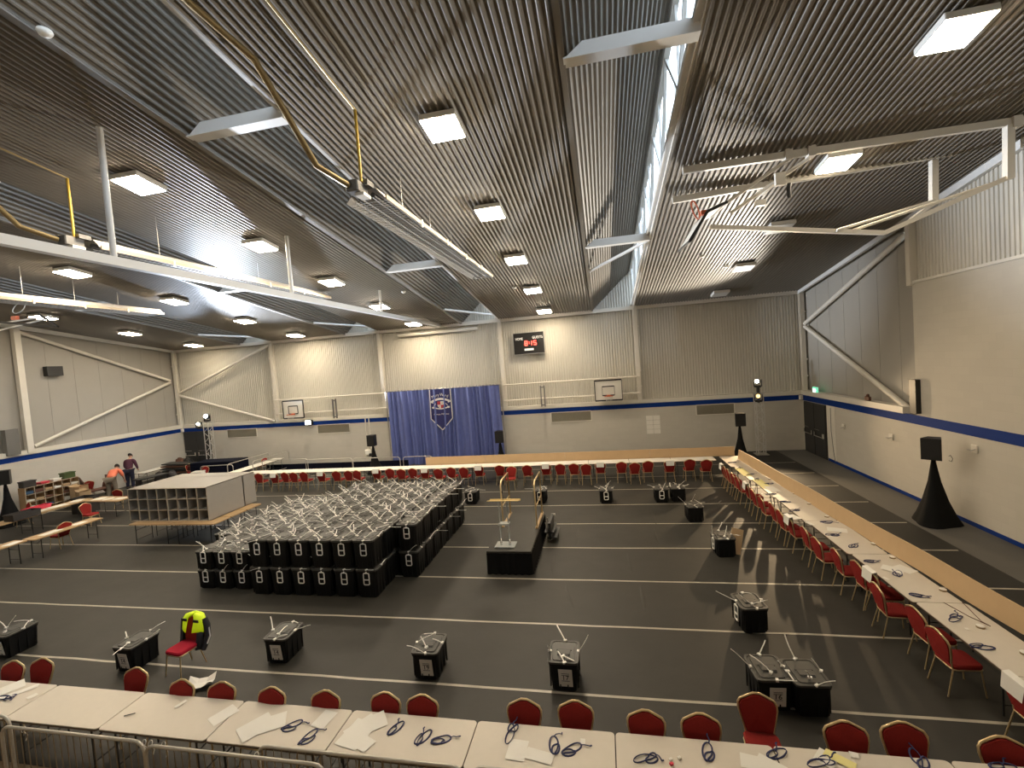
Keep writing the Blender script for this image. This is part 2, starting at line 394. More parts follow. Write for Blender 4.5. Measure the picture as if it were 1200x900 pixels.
rail('eaves_beam', 'white sloping beam under the ceiling edge on the right side wall', 'beam', [(XR+.02, D, EAVE+.0), (XR+.02, 2, roofz(2)-.1)], 0, 'cool_white_steel', 'side wall eaves beams', True, .12, .3)
rail('eaves_beam', 'white sloping beam under the ceiling edge on the left side wall', 'beam', [(XL, D, EAVE+.0), (XL, 10, roofz(10)-.1)], 0, 'cool_white_steel', 'side wall eaves beams', True, .12, .3)
rail('steel_post', 'white steel post on the left side wall beside the black wall speaker', 'post', [(XL+.02, 17.2, 2.95), (XL+.02, 17.2, roofz(17.2)-.2)], 0, 'white_steel', None, True, .24, .26)
rail('steel_post', 'white steel post on the right side wall under the basketball frame', 'post', [(XR+.0, 17.0, 7.1), (XR+.0, 17.0, roofz(17)-.2)], 0, 'white_steel', None, True, .2, .2)
rail('wall_cabinet', 'tall narrow black bracket box on the right wall ledge', 'bracket', [(XR-.05, 16.9, 2.95), (XR-.05, 16.9, 4.05)], 0, 'scoreboard_black', None, True, .2, .3)
rail('wall_cabinet', 'tall dark ladder-like unit standing on the left wall ledge by the post', 'bracket', [(XL+.05, 16.5, 2.95), (XL+.05, 16.5, 4.2)], 0, 'heater_tube', None, True, .3, .5)
# beams spanning the sawtooth slopes
for i in range(1, 5):
    b = COLX[i]; f = b-2.25
    for y, w in ((8.0, .22), (16.3, .22)):
        if i == 1 and y < 10: continue
        z = roofz(y)-.02; mb = MB()
        mb.prism([(0.05, 0), (.35, .22), (2.2, .22), (2.2, 0)], (0, .20, 0), (0, -.1, 0)); mb.prism([(0.02, -.03), (.02, 0), (2.2, 0), (2.2, -.03)], (0, .26, 0), (0, -.13, 0))
        tag(mb.build('tie_beam', 'cool_white_steel', None, (f, y, z)), 'white horizontal steel tie beam, %s one, across the %s sawtooth slope from the left' % ('near' if y < 10 else 'far', ORD[i]), 'beam', 'tie beams under the rooflights')
    rail('tie_rod', 'thin white tube brace across the far end of the %s sawtooth slope from the left' % ORD[i], 'brace', [(f+.1, 22.3, roofz(22.3)), (b-.1, D-.3, EAVE+.25)] if i < 4 else [(f+.1, 18.9, roofz(18.9)), (b-.1, 16.4, roofz(16.4))], .06, 'cool_white_steel', 'thin tube braces under the rooflights')

# ------------------------------------------------------------------ ceiling lamps
LX = [-25.0, -17.75, -10.25, -2.8, 5.95]; LY = [8.9, 12.65, 16.4, 20.25, 24.1]
tilt = Matrix.Rotation(-math.atan(M), 3, 'X')
def lamp(x, y, on, label):
    t = thing('ceiling_light', label, 'ceiling light', (x, y, roofz(y)-.02), 0, 'square ceiling lights'); t.rotation_euler.x = -math.atan(M)
    mb = MB(); mb.box((0, 0, -.07), (.74, .74, .12), bev=.01); mb.build('housing', 'lamp_housing', t)
    MB().box((0, 0, -.137), (.69, .69, .02)).build('diffuser', ('lamp_off' if not on else 'lamp_panel_soft' if (x > 5 or x < -20) else 'lamp_panel'), t)
bay = ['left wall bay', 'second bay from left', 'bay left of the scoreboard', 'bay above the scoreboard', 'right wall bay']
for i, x in enumerate(LX):
    for j, y in enumerate(LY):
        if i == 0 and j == 0: continue
        on = not (i == 4 and j >= 2)
        lamp(x, y, on, '%s square ceiling light, %s from the back wall, in the %s' % ('lit' if on else 'unlit', ORD[5-j], bay[i]))

# ------------------------------------------------------------------ radiant heaters, flues, curtain rail
def heater(x, y0, y1, z, label):
    t = thing('radiant_heater', label, 'heater', (x, y0, z), 0, 'radiant tube heaters'); L = y1-y0
    mb = MB(); pr = [(-.42, -.12), (-.40, -.12), (-.22, .08), (.22, .08), (.40, -.12), (.42, -.12), (.23, .1), (-.23, .1)]
    mb.prism(pr, (0, L, 0)); mb.prism([(-.42, -.12), (-.23, .1), (.23, .1), (.42, -.12)], (0, .02, 0), (0, L, 0)); mb.build('reflector', 'heater_white', t)
    for s in (-1, 1): MB().tube([(s*.16, 0, -.03), (s*.16, L-.1, -.03)], .05).build('burner_tube', 'heater_tube', t)
    mb = MB()
    for k in range(int(L/.12)): mb.beam((-.40, .1+k*.12, -.13), (.40, .1+k*.12, -.13), .01, .01)
    for s in (-.4, -.2, 0, .2, .4): mb.beam((s, 0, -.13), (s, L, -.13), .012, .012)
    mb.build('wire_guard', 'wire_mesh', t)
    MB().beam((.43, 0, -.1), (.43, L, -.1), .03, .09).build('edge_trim', 'trim_tan', t)
    for k in range(1, 5):
        yy = L*k/5; MB().box((.45, yy, -.12), (.03, .05, .16)).build('clip', 'plastic_white', t)
        MB().tube([(0, yy, .1), (0, yy, roofz(y0+yy)-z)], .01, 5).build('hanger', 'steel', t)
    mb = MB(); mb.box((0, -.3, .0), (.25, .4, .22), bev=.02); mb.box((.15, -.15, .12), (.12, .25, .1)); mb.tube([(-.1, -.1, .1), (-.25, -.3, .15), (-.1, -.5, .1)], .03); mb.build('burner_unit', 'heater_tube', t)
    MB().box((.1, -.28, -.14), (.18, .26, .06)).build('control_box', 'plastic_white', t)
    MB().tube([(-.05, -.5, .0), (-.35, -1.0, .2), (-.6, -2.0, roofz(y0-2.0)-z-.35), (-.85, -2.8, roofz(y0-2.8)-z-.2), (-.9, -5.0, roofz(y0-5)-z-.2)], .055, 10).build('flue_pipe', 'brass_pipe', t)
    MB().tube([(.1, -.3, .1), (.1, -.3, roofz(y0-.3)-z-.1)], .028).build('gas_pipe', 'gas_yellow', t); MB().tube([(.1, -.3, roofz(y0-.3)-z-.1), (.1, -4, roofz(y0-4)-z-.1)], .024).build('gas_supply', 'brass_pipe', t)
    return t
heater(-4.3, 8.3, 17.1, 9.05, 'long wire-guarded radiant heater hanging nearest the middle of the ceiling')
heater(-11.6, 8.6, 17.7, 9.05, 'long wire-guarded radiant heater hanging above the long white rail')
heater(-18.9, 8.8, 16.5, 8.95, 'radiant heater hanging farthest left, its end cap above the left wall')
t = thing('curtain_rail', 'long white horizontal rail hung from the ceiling on posts, left of centre', 'rail', (-9.2, 4, 8.12))
MB().beam((0, 0, 0), (0, D-4.1, 0), .16, .17).build('rail_beam', 'cool_white_steel', t)
for y in (7.3, 12.5, 18.3): MB().tube([(0, y-4, 0), (0, y-4, roofz(y)-8.12)], .055).build('hanger_post', 'cool_white_steel', t)
# ------------------------------------------------------------------ hanging basketball frame, right
t = thing('basketball_hoop', 'folded-up white steel basketball frame hanging under the ceiling at right', 'basketball hoop', (5.9, 12.4, 8))
def Q(x, y, Y): return onY(x, y, Y)-V((5.9, 12.4, 8))
MB().beam(Q(800, 200, 12), Q(1200, 142, 12)+V((.5, 0, .02)), .1, .16).build('support_beam', 'white_steel', t)
MB().beam(Q(788, 235, 13.4), Q(1120, 178, 13.4), .1, .16).build('support_beam', 'white_steel', t)
MB().beam(Q(1182, 147, 12), Q(1182, 210, 12), .14, .14).build('drop_post', 'white_steel', t)
MB().beam(Q(1094, 188, 13.4), Q(1094, 240, 13.4), .14, .14).build('drop_post', 'white_steel', t)
MB().beam(Q(1186, 206, 12), Q(1036, 273, 12.4), .1, .1).build('lower_arm', 'white_steel', t)
MB().beam(Q(1036, 273, 12.4), Q(832, 266, 12.4), .1, .1).build('lower_arm', 'white_steel', t)
MB().beam(Q(1094, 238, 13.4), Q(1062, 262, 13.), .08, .08).build('lower_arm', 'white_steel', t)
MB().tube([Q(980, 270, 12.3), Q(1095, 235, 13.3)], .035).build('stay_tube', 'white_steel', t)
MB().tube([Q(996, 271, 12.5), Q(1160, 216, 12.1)], .035).build('stay_tube', 'white_steel', t)
MB().beam(Q(848, 240, 12.2), Q(925, 186, 12), .07, .07).build('upper_arm', 'white_steel', t)
MB().beam(Q(856, 250, 13.), Q(950, 184, 12.1), .07, .07).build('upper_arm', 'white_steel', t)
MB().beam(Q(893, 228, 13.3), Q(918, 205, 12.5), .07, .07).build('upper_arm', 'white_steel', t)
MB().box(Q(914, 210, 12.3), (.22, .1, .3)).build('winch_plate', 'white_steel', t)
MB().box(Q(891, 238, 12.6), (.22, .15, .14)).build('counterweight', 'plastic_white', t)
MB().tube([Q(925, 215, 12.3), Q(924, 222, 12.3), Q(925, 232, 12.3)], .05).build('pulley', 'leg_black', t)
for x, y in ((923, 182), (950, 178), (1189, 144)): MB().box(Q(x, y, 12), (.16, .2, .24)).build('clamp', 'white_steel', t)
A, B, C = Q(808, 283, 12.1), Q(829, 248, 12.1), Q(852, 237, 12.1); dv = V((.0, 1.6, .12))
mb = MB()
for p, q in ((A, B), (B, C)): mb.add([p, q, q+dv, p+dv, p+V((.03, 0, .03)), q+V((.03, 0, .03)), q+dv+V((.03, 0, .03)), p+dv+V((.03, 0, .03))], [(0, 1, 2, 3), (4, 7, 6, 5), (0, 3, 7, 4), (1, 5, 6, 2)])
bb = mb.build('backboard', 'board_white', t)
mb = MB(); mb.beam(A, B, .07, .07); mb.beam(B, C, .07, .07); mb.beam(A, A+dv, .05, .05); mb.beam(C, C+dv, .05, .05); mb.build('edge_pad', 'leg_black', t)
rc = Q(815, 246, 12.2)
mb = MB(); mb.tube([rc+V((-.05*math.sin(a), .23*math.cos(a)*.5, 0))+V((.1*math.cos(a), 0, .23*math.sin(a))) for a in [2*PI*k/18 for k in range(18)]], .016, 6, True); mb.build('hoop', 'rim_orange', t)
mb = MB()
for k in range(10):
    a = 2*PI*k/10; p = rc+V((.1*math.cos(a)-.05*math.sin(a), .12*math.cos(a), .23*math.sin(a))); mb.tube([p, p*.55+(rc+V((-.28, 0, -.05)))*.45], .006, 4)
mb.build('net', 'net_white', t)
MB().box(rc+V((.18, .0, -.1)), (.12, .12, .1)).build('hoop_bracket', 'rim_orange', t)
# hanging frame at the far left
t = thing('basketball_hoop', 'dark folded basketball board with orange hoop under the ceiling at far left', 'basketball hoop', (-21.5, 13.5, 8))
def Q2(x, y, Y): return onY(x, y, Y)-V((-21.5, 13.5, 8))
MB().beam(Q2(-20, 376, 14), Q2(68, 383, 14), .06, .08).build('board_edge', 'leg_black', t)
MB().beam(Q2(68, 383, 14), Q2(45, 368, 14.5), .05, .05).build('board_edge', 'leg_black', t)
MB().box(Q2(18, 375, 14)+V((0, 0, .08)), (.25, .12, .14)).build('hoop_bracket', 'rim_orange', t)
rc = Q2(22, 361, 14); mb = MB(); mb.tube([rc+V((.29*math.cos(a), .1*math.sin(a), .22*math.sin(a))) for a in [2*PI*k/20 for k in range(20)]], .014, 6, True); mb.build('hoop', 'net_white', t)
mb = MB(); 
for s in (0, 1): mb.beam(Q2(-20, 392-s*10, 14), Q2(60, 372-s*2, 15), .05, .05)
mb.build('frame_tube', 'white_steel', t)

# ------------------------------------------------------------------ back wall fittings
def backboard(px, py, X, label):
    t = thing('basketball_backboard', label, 'basketball backboard', (X, 24.7, 3.2), 0, 'wall backboards')
    w, h = 1.42, 1.08
    MB().box((0, 0, h/2), (w, .04, h)).build('board', 'board_white', t)
    mb = MB(); zz = .03
    for a, b in (((-w/2, h), (w/2, h)), ((w/2, h), (w/2, 0)), ((w/2, 0), (-w/2, 0)), ((-w/2, 0), (-w/2, h))): mb.beam((a[0], -zz, a[1]), (b[0], -zz, b[1]), .03, .075)
    x, z0, z1 = .32, .27, .75
    for a, b in (((-x, z1), (x, z1)), ((x, z1), (x, z0)), ((x, z0), (-x, z0)), ((-x, z0), (-x, z1))): mb.beam((a[0], -zz, a[1]), (b[0], -zz, b[1]), .02, .06)
    mb.build('black_border', 'leg_black', t)
    mb = MB(); mb.tube([V((.225*math.cos(a), -.32+.225*math.sin(a), .25)) for a in [2*PI*k/20 for k in range(20)]], .014, 6, True); mb.box((0, -.07, .25), (.2, .1, .1)); mb.build('hoop', 'rim_orange', t)
    mb = MB()
    for k in range(10):
        a = 2*PI*k/10; mb.tube([(.22*math.cos(a), -.32+.22*math.sin(a), .25), (.13*math.cos(a+.3), -.32+.13*math.sin(a+.3), -.05)], .006, 4)
    mb.build('net', 'net_white', t)
    mb = MB()
    for z in (.25, .95): mb.beam((-.5, .03, z), (-.5, .85, z), .05, .05); mb.beam((.5, .03, z), (.5, .85, z), .05, .05)
    mb.build('mounting_arm', 'white_steel', t)
backboard(0, 0, .26, 'white basketball backboard with orange hoop right of the scoreboard')
backboard(0, 0, -18.85, 'white basketball backboard with orange hoop at left, above the barriers')
k = 0
for i, (x0, x1) in enumerate([(COLX[3], COLX[4]), (COLX[1], COLX[3]-7.3)]):
    for z in (3.45, 4.35):
        rail('wall_rail', 'white horizontal tube, %s one, carrying the %s backboard' % ('lower' if z < 4 else 'upper', 'right' if i == 0 else 'left'), 'rail', [(x0, D-.25, z), (x1, D-.25, z)], .045, 'white_steel', 'backboard wall tubes')
# scoreboard
sb = thing('scoreboard', 'black electronic scoreboard with red digits high on the back wall', 'scoreboard', (-3.98, D+.0, 6.64))
MB().box((0, 0, 0), (1.74, .12, 1.2), bev=.01).build('case', 'scoreboard_black', sb)
mb = MB()
for a, b in (((-.88, -.61), (.88, -.61)), ((.88, -.61), (.88, .61)), ((.88, .61), (-.88, .61)), ((-.88, .61), (-.88, -.61))): mb.beam((a[0], -.03, a[1]), (b[0], -.03, b[1]), .06, .03)
mb.build('frame', 'steel', sb)
text('HOME', .2, 'score_white', 'lettering', (-.54, -.065, .26), (1, 0, 0), (0, 0, 1), sb, fit=.42)
text('GUESTS', .2, 'score_white', 'lettering', (.52, -.065, .3), (1, 0, 0), (0, 0, 1), sb, fit=.58)
SEG = {'8': 'abcdefg', '1': 'bc', '5': 'acdfg', '0': 'abcdef'}
def seven(ch, x, z, w, h, mb):
    th = .035; S = {'a': (0, h, w, h), 'g': (0, h/2, w, h/2), 'd': (0, 0, w, 0), 'f': (0, h/2, 0, h), 'b': (w, h/2, w, h), 'e': (0, 0, 0, h/2), 'c': (w, 0, w, h/2)}
    for c in SEG[ch]:
        a = S[c]; mb.beam((x+a[0]*.9, -.07, z+a[1]), (x+a[2]*.9+.001, -.07, z+a[3]), .02, th) if c in 'agd' else mb.box((x+a[0]*.9, -.07, z+(a[1]+a[3])/2), (th, .02, h/2))
mb = MB(); seven('8', -.22, -.12, .15, .24, mb); seven('1', .08, -.12, .1, .24, mb); seven('5', .29, -.12, .15, .24, mb); mb.box((.04, -.07, -.03), (.035, .02, .035)); mb.box((.04, -.07, .06), (.035, .02, .035))
mb.build('clock_digits', 'score_red', sb)
MB().box((.0, -.065, -.36), (.52, .02, .11)).build('white_strip', 'score_white', sb)
# curtain and banner
mb = MB(); n = 300; x0, x1 = -12.6, -5.8; vs = []
for i in range(n+1):
    u = i/n; x = x0+(x1-x0)*u; f = .075*math.sin(u*150+2*math.sin(u*23))+.07*math.sin(u*61+1)
    vs += [(x-x0+.1*math.sin(u*9), -f*1.3, -.05+.02*math.sin(u*40)), (x-x0, -f, 4.35)]
mb.add(vs, [(2*i, 2*i+2, 2*i+3, 2*i+1) for i in range(n)], True)
cur = thing('stage_curtain', 'wide pleated blue curtain hanging on the back wall', 'curtain', (x0, 24.95, .05))
mb.build('curtain_fabric', 'curtain_blue', cur)
MB().tube([(-.15, .02, 4.38), (6.95, .02, 4.38)], .03).build('curtain_pole', 'steel', cur)
mb = MB()
for k in range(34): mb.tube([V((k*.2+.1, .02, 4.38))+V((0, .04*math.cos(a), .045*math.sin(a))) for a in [2*PI*j/8 for j in range(8)]], .008, 4, True)
mb.build('curtain_ring', 'leg_black', cur)
for xx in (-.15, 6.95): MB().tube([(xx, .02, 4.38), (xx, .02, -.05)], .03).build('support_pole', 'steel', cur)
bn = thing('banner', 'navy pennant banner with crest, pointed bottom, hanging on the blue curtain', 'banner', (-9.3, 24.86, 2.0))
pl = [(-.62, 2.38), (.64, 2.38), (.66, .68), (0, .0), (-.66, .68)]
MB().prism(pl, (0, .02, 0)).build('cloth', 'banner_navy', bn)
mb = MB()
for (a, b) in (((-.66, .68), (0, 0)), ((0, 0), (.66, .68)), ((.66, .68), (.64, 2.38)), ((-.66, .68), (-.62, 2.38))): mb.beam((a[0], -.01, a[1]), (b[0], -.01, b[1]), .02, .045)
mb.build('white_piping', 'banner_white', bn)
for ch, i in zip('Mary Ward', range(9)):
    if ch == ' ': continue
    u = (i-4)/4; a = -u*.32
    text(ch, .24, 'banner_white', 'lettering', (u*.44, -.015, 2.03-.1*u*u+.03), (math.cos(a), 0, math.sin(a)), (-math.sin(a), 0, math.cos(a)), bn)
text('Fortuna Millennis', .13, 'banner_white', 'lettering', (0, -.015, .93), (1, 0, 0), (0, 0, 1), bn, fit=.9)
mb = MB(); arc = [(-.55+.11*k, 1.62+.2*math.cos((k-5)/5*1.25)) for k in range(11)]
for p, q in zip(arc[:-1], arc[1:]): mb.add([(p[0], -.02, p[1]-.06), (q[0], -.02, q[1]-.06), (q[0], -.02, q[1]+.06), (p[0], -.02, p[1]+.06)], [(0, 1, 2, 3)])
mb.add([(-.6, -.02, 1.62), (-.45, -.02, 1.58), (-.45, -.02, 1.7), (-.62, -.02, 1.72)], [(0, 1, 2, 3)]); mb.add([(.6, -.02, 1.62), (.45, -.02, 1.58), (.45, -.02, 1.7), (.62, -.02, 1.72)], [(0, 1, 2, 3)])
arc = [(-.5+.1*k, 1.24+.1*abs((k-5)/5)**1.5) for k in range(11)]
for p, q in zip(arc[:-1], arc[1:]): mb.add([(p[0], -.02, p[1]-.035), (q[0], -.02, q[1]-.035), (q[0], -.02, q[1]+.035), (p[0], -.02, p[1]+.035)], [(0, 1, 2, 3)])
for s in (-1, 1): mb.add([(s*(.46+.09*math.cos(a)), -.022, 1.33+.06*math.sin(a)) for a in [2*PI*k/10 for k in range(10)]], [tuple(range(10))])
for s in (-1, 1): mb.tube([(s*.42, -.02, 1.42), (s*.3, -.02, 1.56), (s*.36, -.02, 1.5)], .02, 5)
mb.build('crest_ribbon', 'banner_white', bn)
mb = MB(); sh = [(-.2, .2), (0, .2), (0, 0), (-.2, 0)]
mb.prism(sh, (0, -.01, 0), (0, -.02, 1.48)); mb.prism([(0, 0), (.2, 0), (.17, -.1), (.08, -.18), (0, -.22)], (0, -.01, 0), (0, -.02, 1.48)); mb.build('crest_quarter', 'banner_red', bn)
mb = MB(); mb.prism([(0, 0), (.2, 0), (.2, .2), (0, .2)], (0, -.01, 0), (0, -.02, 1.48)); mb.prism([(0, 0), (-.2, 0), (-.17, -.1), (-.08, -.18), (0, -.22)], (0, -.01, 0), (0, -.02, 1.48)); mb.build('crest_quarter', 'banner_white', bn)
mb = MB(); mb.box((.1, -.035, 1.58), (.07, .01, .07)); mb.box((-.1, -.035, 1.4), (.07, .01, .07)); mb.build('crest_charge', 'banner_gold', bn)
# vents, notice, roll, wall boxes
for (x0, x1, lab) in ((-3.0, -.75, 'below the right backboard rails'), (-17.9, -15.65, 'right of the left backboard'), (-24.6, -22.35, 'beside the left lighting tower'), (4.8, 6.7, 'beside the right lighting tower')):
    t = thing('wall_vent', 'beige slatted wall vent in the block wall %s' % lab, 'vent', ((x0+x1)/2, D, 2.05), 0, 'wall vents')
    w = x1-x0
    MB().box((0, -.0, .27), (w, .03, .54)).build('backing', 'vent_grille', t)
    mb = MB()
    for a, b in (((-w/2, 0), (w/2, 0)), ((w/2, 0), (w/2, .54)), ((w/2, .54), (-w/2, .54)), ((-w/2, .54), (-w/2, 0))): mb.beam((a[0], -.02, a[1]), (b[0], -.02, b[1]), .04, .04)
    mb.build('frame', 'white_steel', t)
    mb = MB()
    for k2 in range(int(w/.06)): mb.box((-w/2+.04+k2*.06, -.025, .27), (.012, .02, .48))
    mb.build('slats', 'vent_grille', t)
nt_ = thing('notice_sheets', 'white paper notice sheets taped to the back wall at right', 'notice', (2.55, D-.01, 1.15))
MB().box((0, -.0, .5), (.72, .01, 1.0)).build('sheet', 'paper', nt_)
mb = MB()
for k2 in range(3): mb.box((.0, -.007, .25*(k2+1)), (.7, .004, .008))
mb.box((0, -.007, .5), (.008, .004, .98)); mb.build('sheet_edges', 'vent_grille', nt_)
rail('projector_screen', 'rolled-up white screen tube under the ceiling above the blue curtain', 'screen', [(-11.9, D-.02, 7.72), (-6.95, D-.02, 7.76)], .09, 'white_steel')
for lab, x in (('left of the blue curtain', -16.35), ('left of the right backboard', -3.35)):
    t = thing('bracket_frame', 'dark narrow upright bracket fixed across wall rails %s' % lab, 'bracket', (x, D-.35, 3.0), 0, 'rail brackets')
    mb = MB(); mb.box((-.1, 0, .6), (.06, .1, 1.2)); mb.box((.1, 0, .6), (.06, .1, 1.2)); mb.box((0, 0, .1), (.2, .08, .06)); mb.box((0, 0, 1.1), (.2, .08, .06)); mb.build('upright', 'heater_tube', t)
# floodlight on wall
fl = thing('floodlight', 'small lit floodlight fixed on the blue stripe below the left backboard', 'floodlight', onY(362, 495, D-.11))
MB().box((0, 0, 0), (.5, .2, .3), bev=.02).build('case', 'leg_black', fl); MB().box((0, -.11, 0), (.36, .02, .22)).build('lens', 'flood_soft', fl)
# pipes on wall
t = thing('wall_pipes', 'white vertical pipes with black valve on the wall left of the curtain', 'pipe', (-14.4, D-.08, 0))
for dx in (-.12, .12): MB().tube([(dx, 0, .95), (dx, 0, 2.9)], .035).build('pipe', 'white_steel', t)
mb = MB(); mb.box((-.1, -.05, .75), (.35, .12, .35), bev=.03); mb.build('valve', 'plastic_white', t); MB().box((.1, -.1, .6), (.2, .14, .2), bev=.03).build('valve_cap', 'leg_black', t)
# black wall speaker left wall
p = onX(62, 435, XL-.15)
rail('wall_speaker', 'small black speaker box high on the left side wall', 'speaker', [p+V((0, -.35, 0)), p+V((0, .35, 0))], 0, 'leg_black', None, True, .35, .5)
# exit sign
ex = thing('exit_sign', 'small green lit running-man exit sign above the black double doors at right', 'exit sign', (XR-.02, 24.1, 3.2))
ex.location = onX(955, 458, XR-.05)
MB().box((.02, 0, 0), (.08, .45, .36), bev=.01).build('case', 'exit_green', ex)
mb = MB(); mb.box((-.03, .06, -.02), (.01, .16, .26)); mb.build('door_symbol', 'exit_white', ex)
mb = MB(); mb.tube([(-.035, -.1, .1), (-.035, -.1, .08)], .025, 8); mb.beam((-.035, -.1, .07), (-.035, -.07, -.03), .03, .04); mb.beam((-.035, -.07, -.03), (-.035, -.14, -.12), .02, .03); mb.beam((-.035, -.07, -.03), (-.035, -.01, -.1), .02, .03); mb.beam((-.035, -.09, .05), (-.035, -.17, .02), .02, .02); mb.build('running_figure', 'exit_white', ex)
# doors
def doors(name, org, ux, nrm, w, h, nlab):
    org, ux, nrm = V(org), V(ux), V(nrm)
    d = MB().prism([(0, 0), (w, 0), (w, h), (0, h)], nrm*.04, org, ux, (0, 0, 1)).build(name, 'door_black'); struct(d)
    mb = MB()
    for k2 in range(2):
        a = org+ux*(w/2*k2+.03)+nrm*.045; mb.prism([(0, .02), (w/2-.06, .02), (w/2-.06, h-.05), (0, h-.05)], nrm*.02, a, ux, (0, 0, 1))
    mb.build('door_leaf', 'door_black', d)
    mb = MB()
    for k2 in range(2):
        a = org+ux*(w/2*k2+.1)+nrm*.14; mb.tube([a+V((0, 0, 1.0)), a+ux*(w/2-.2)+V((0, 0, 1.0))], .022)
        mb.tube([a+nrm*-.04+V((0, 0, 1.3)), a+nrm*-.04+ux*.5+V((0, 0, 1.3))], .012)
        mb.box(a-nrm*.03+ux*.05+V((0, 0, 1.08)), (.08, .08, .22)); mb.box(a-nrm*.03+ux*(w/2-.25)+V((0, 0, 1.08)), (.08, .08, .22))
    mb.build('push_bar', 'chrome', d)
doors('door_1', (XR, 25.35, 0), (0, -1, 0), (-1, 0, 0), 2.25, 2.55, '')
doors('door_2', (XL+.1, D, 0), (1, 0, 0), (0, -1, 0), 2.1, 2.6, '')
mb = MB(); mb.box((XR+.005, 22.7, 1.28), (.03, .75, 2.56)); struct(mb.build('trim_11', 'white_steel'))
# small sockets and a cable on the right wall
for (x, y, lab) in ((989, 500, 'nearest the doors'), (1045, 512, 'midway between doors and speaker'), (1143, 526, 'right of the speaker')):
    p = onX(x, y, XR); t = thing('wall_bracket', 'small pale metal wall plate on the right wall %s' % lab, 'wall plate', p, 0, 'right wall plates')
    MB().box((-.02, 0, 0), (.04, .22, .22), bev=.01).build('plate', 'white_steel', t); MB().tube([(-.04, -.05, 0), (-.12, -.05, -.03), (-.12, .12, -.03)], .015, 6).build('hook', 'steel', t)
rail('wall_cable', 'thin dark cable running down the right wall beside the doors', 'cable', [onX(973, 478, XR-.02), onX(974, 505, XR-.02), onX(977, 530, XR-.02), onX(979, 541, XR-.02)], .012, 'heater_tube')
def roofpt(x, y):
    d = ray(x, y); return EYE + d*((EAVE+M*D-H)/(d.z+M*d.y))
for i, (x, y, lab) in enumerate([(52, 35, 'at the top left of the ceiling'), (822, 299, 'right of the rightmost girder'), (851, 311, 'beside an unlit lamp at right'), (603, 336, 'in the bay above the scoreboard'), (473, 341, 'right of the long white rail')]):
    p = roofpt(x, y); tag(MB().lathe([(.09, 0), (.10, -.03), (.07, -.08), (.02, -.10)], (0, 0, 0), 14).build('smoke_detector', 'plastic_white', None, p), 'small white smoke detector on the ceiling %s' % lab, 'smoke detector', 'smoke detectors')
for i, (p, lab) in enumerate([((XL+.12, D-.1, 2.72), 'left back corner'), ((XR-.12, D-.1, 2.72), 'right back corner')]):
    tag(MB().box((0, 0, 0), (.16, .14, .22), bev=.02).build('alarm_sensor', 'plastic_white', None, p), 'small white sensor box on the blue stripe in the %s' % lab, 'sensor', 'corner sensors')
p = onX(1017, 467, XR-.05); tag(MB().box((0, 0, 0), (.1, .3, .16), bev=.02).lathe([(.06, .08), (.05, .16), (.02, .18)], (0, 0, 0), 10).build('beacon', 'trolley_brown', None, p), 'small brown beacon on the right wall ledge', 'beacon')
for i, pts in enumerate([[(678, 617), (677, 628), (674, 640)], [(650, 650), (646, 662), (648, 674)], [(735, 648), (738, 660), (741, 672)], [(663, 683), (664, 698), (674, 715)], [(762, 596), (765, 606), (770, 616)], [(766, 618), (768, 628), (772, 637)], [(750, 684), (754, 700), (756, 718)]]):
    q = [onZ(x, y, 0) for x, y in pts]; mb = MB(); n = 10; vs = []
    for k in range(n+1):
        u = k/n; c = (q[0]*(1-u)+q[1]*u)*(1-u)+(q[1]*(1-u)+q[2]*u)*u; w = .05*math.sin(PI*min(max(u, .02), .98))
        vs += [(c.x-w, c.y, .001), (c.x, c.y, .001+w*.3), (c.x+w, c.y, .001)]
    mb.add(vs, [(3*k+a, 3*k+a+1, 3*k+a+4, 3*k+a+3) for k in range(n) for a in (0, 1)], True); struct(mb.build('floor_crease', 'vinyl'))
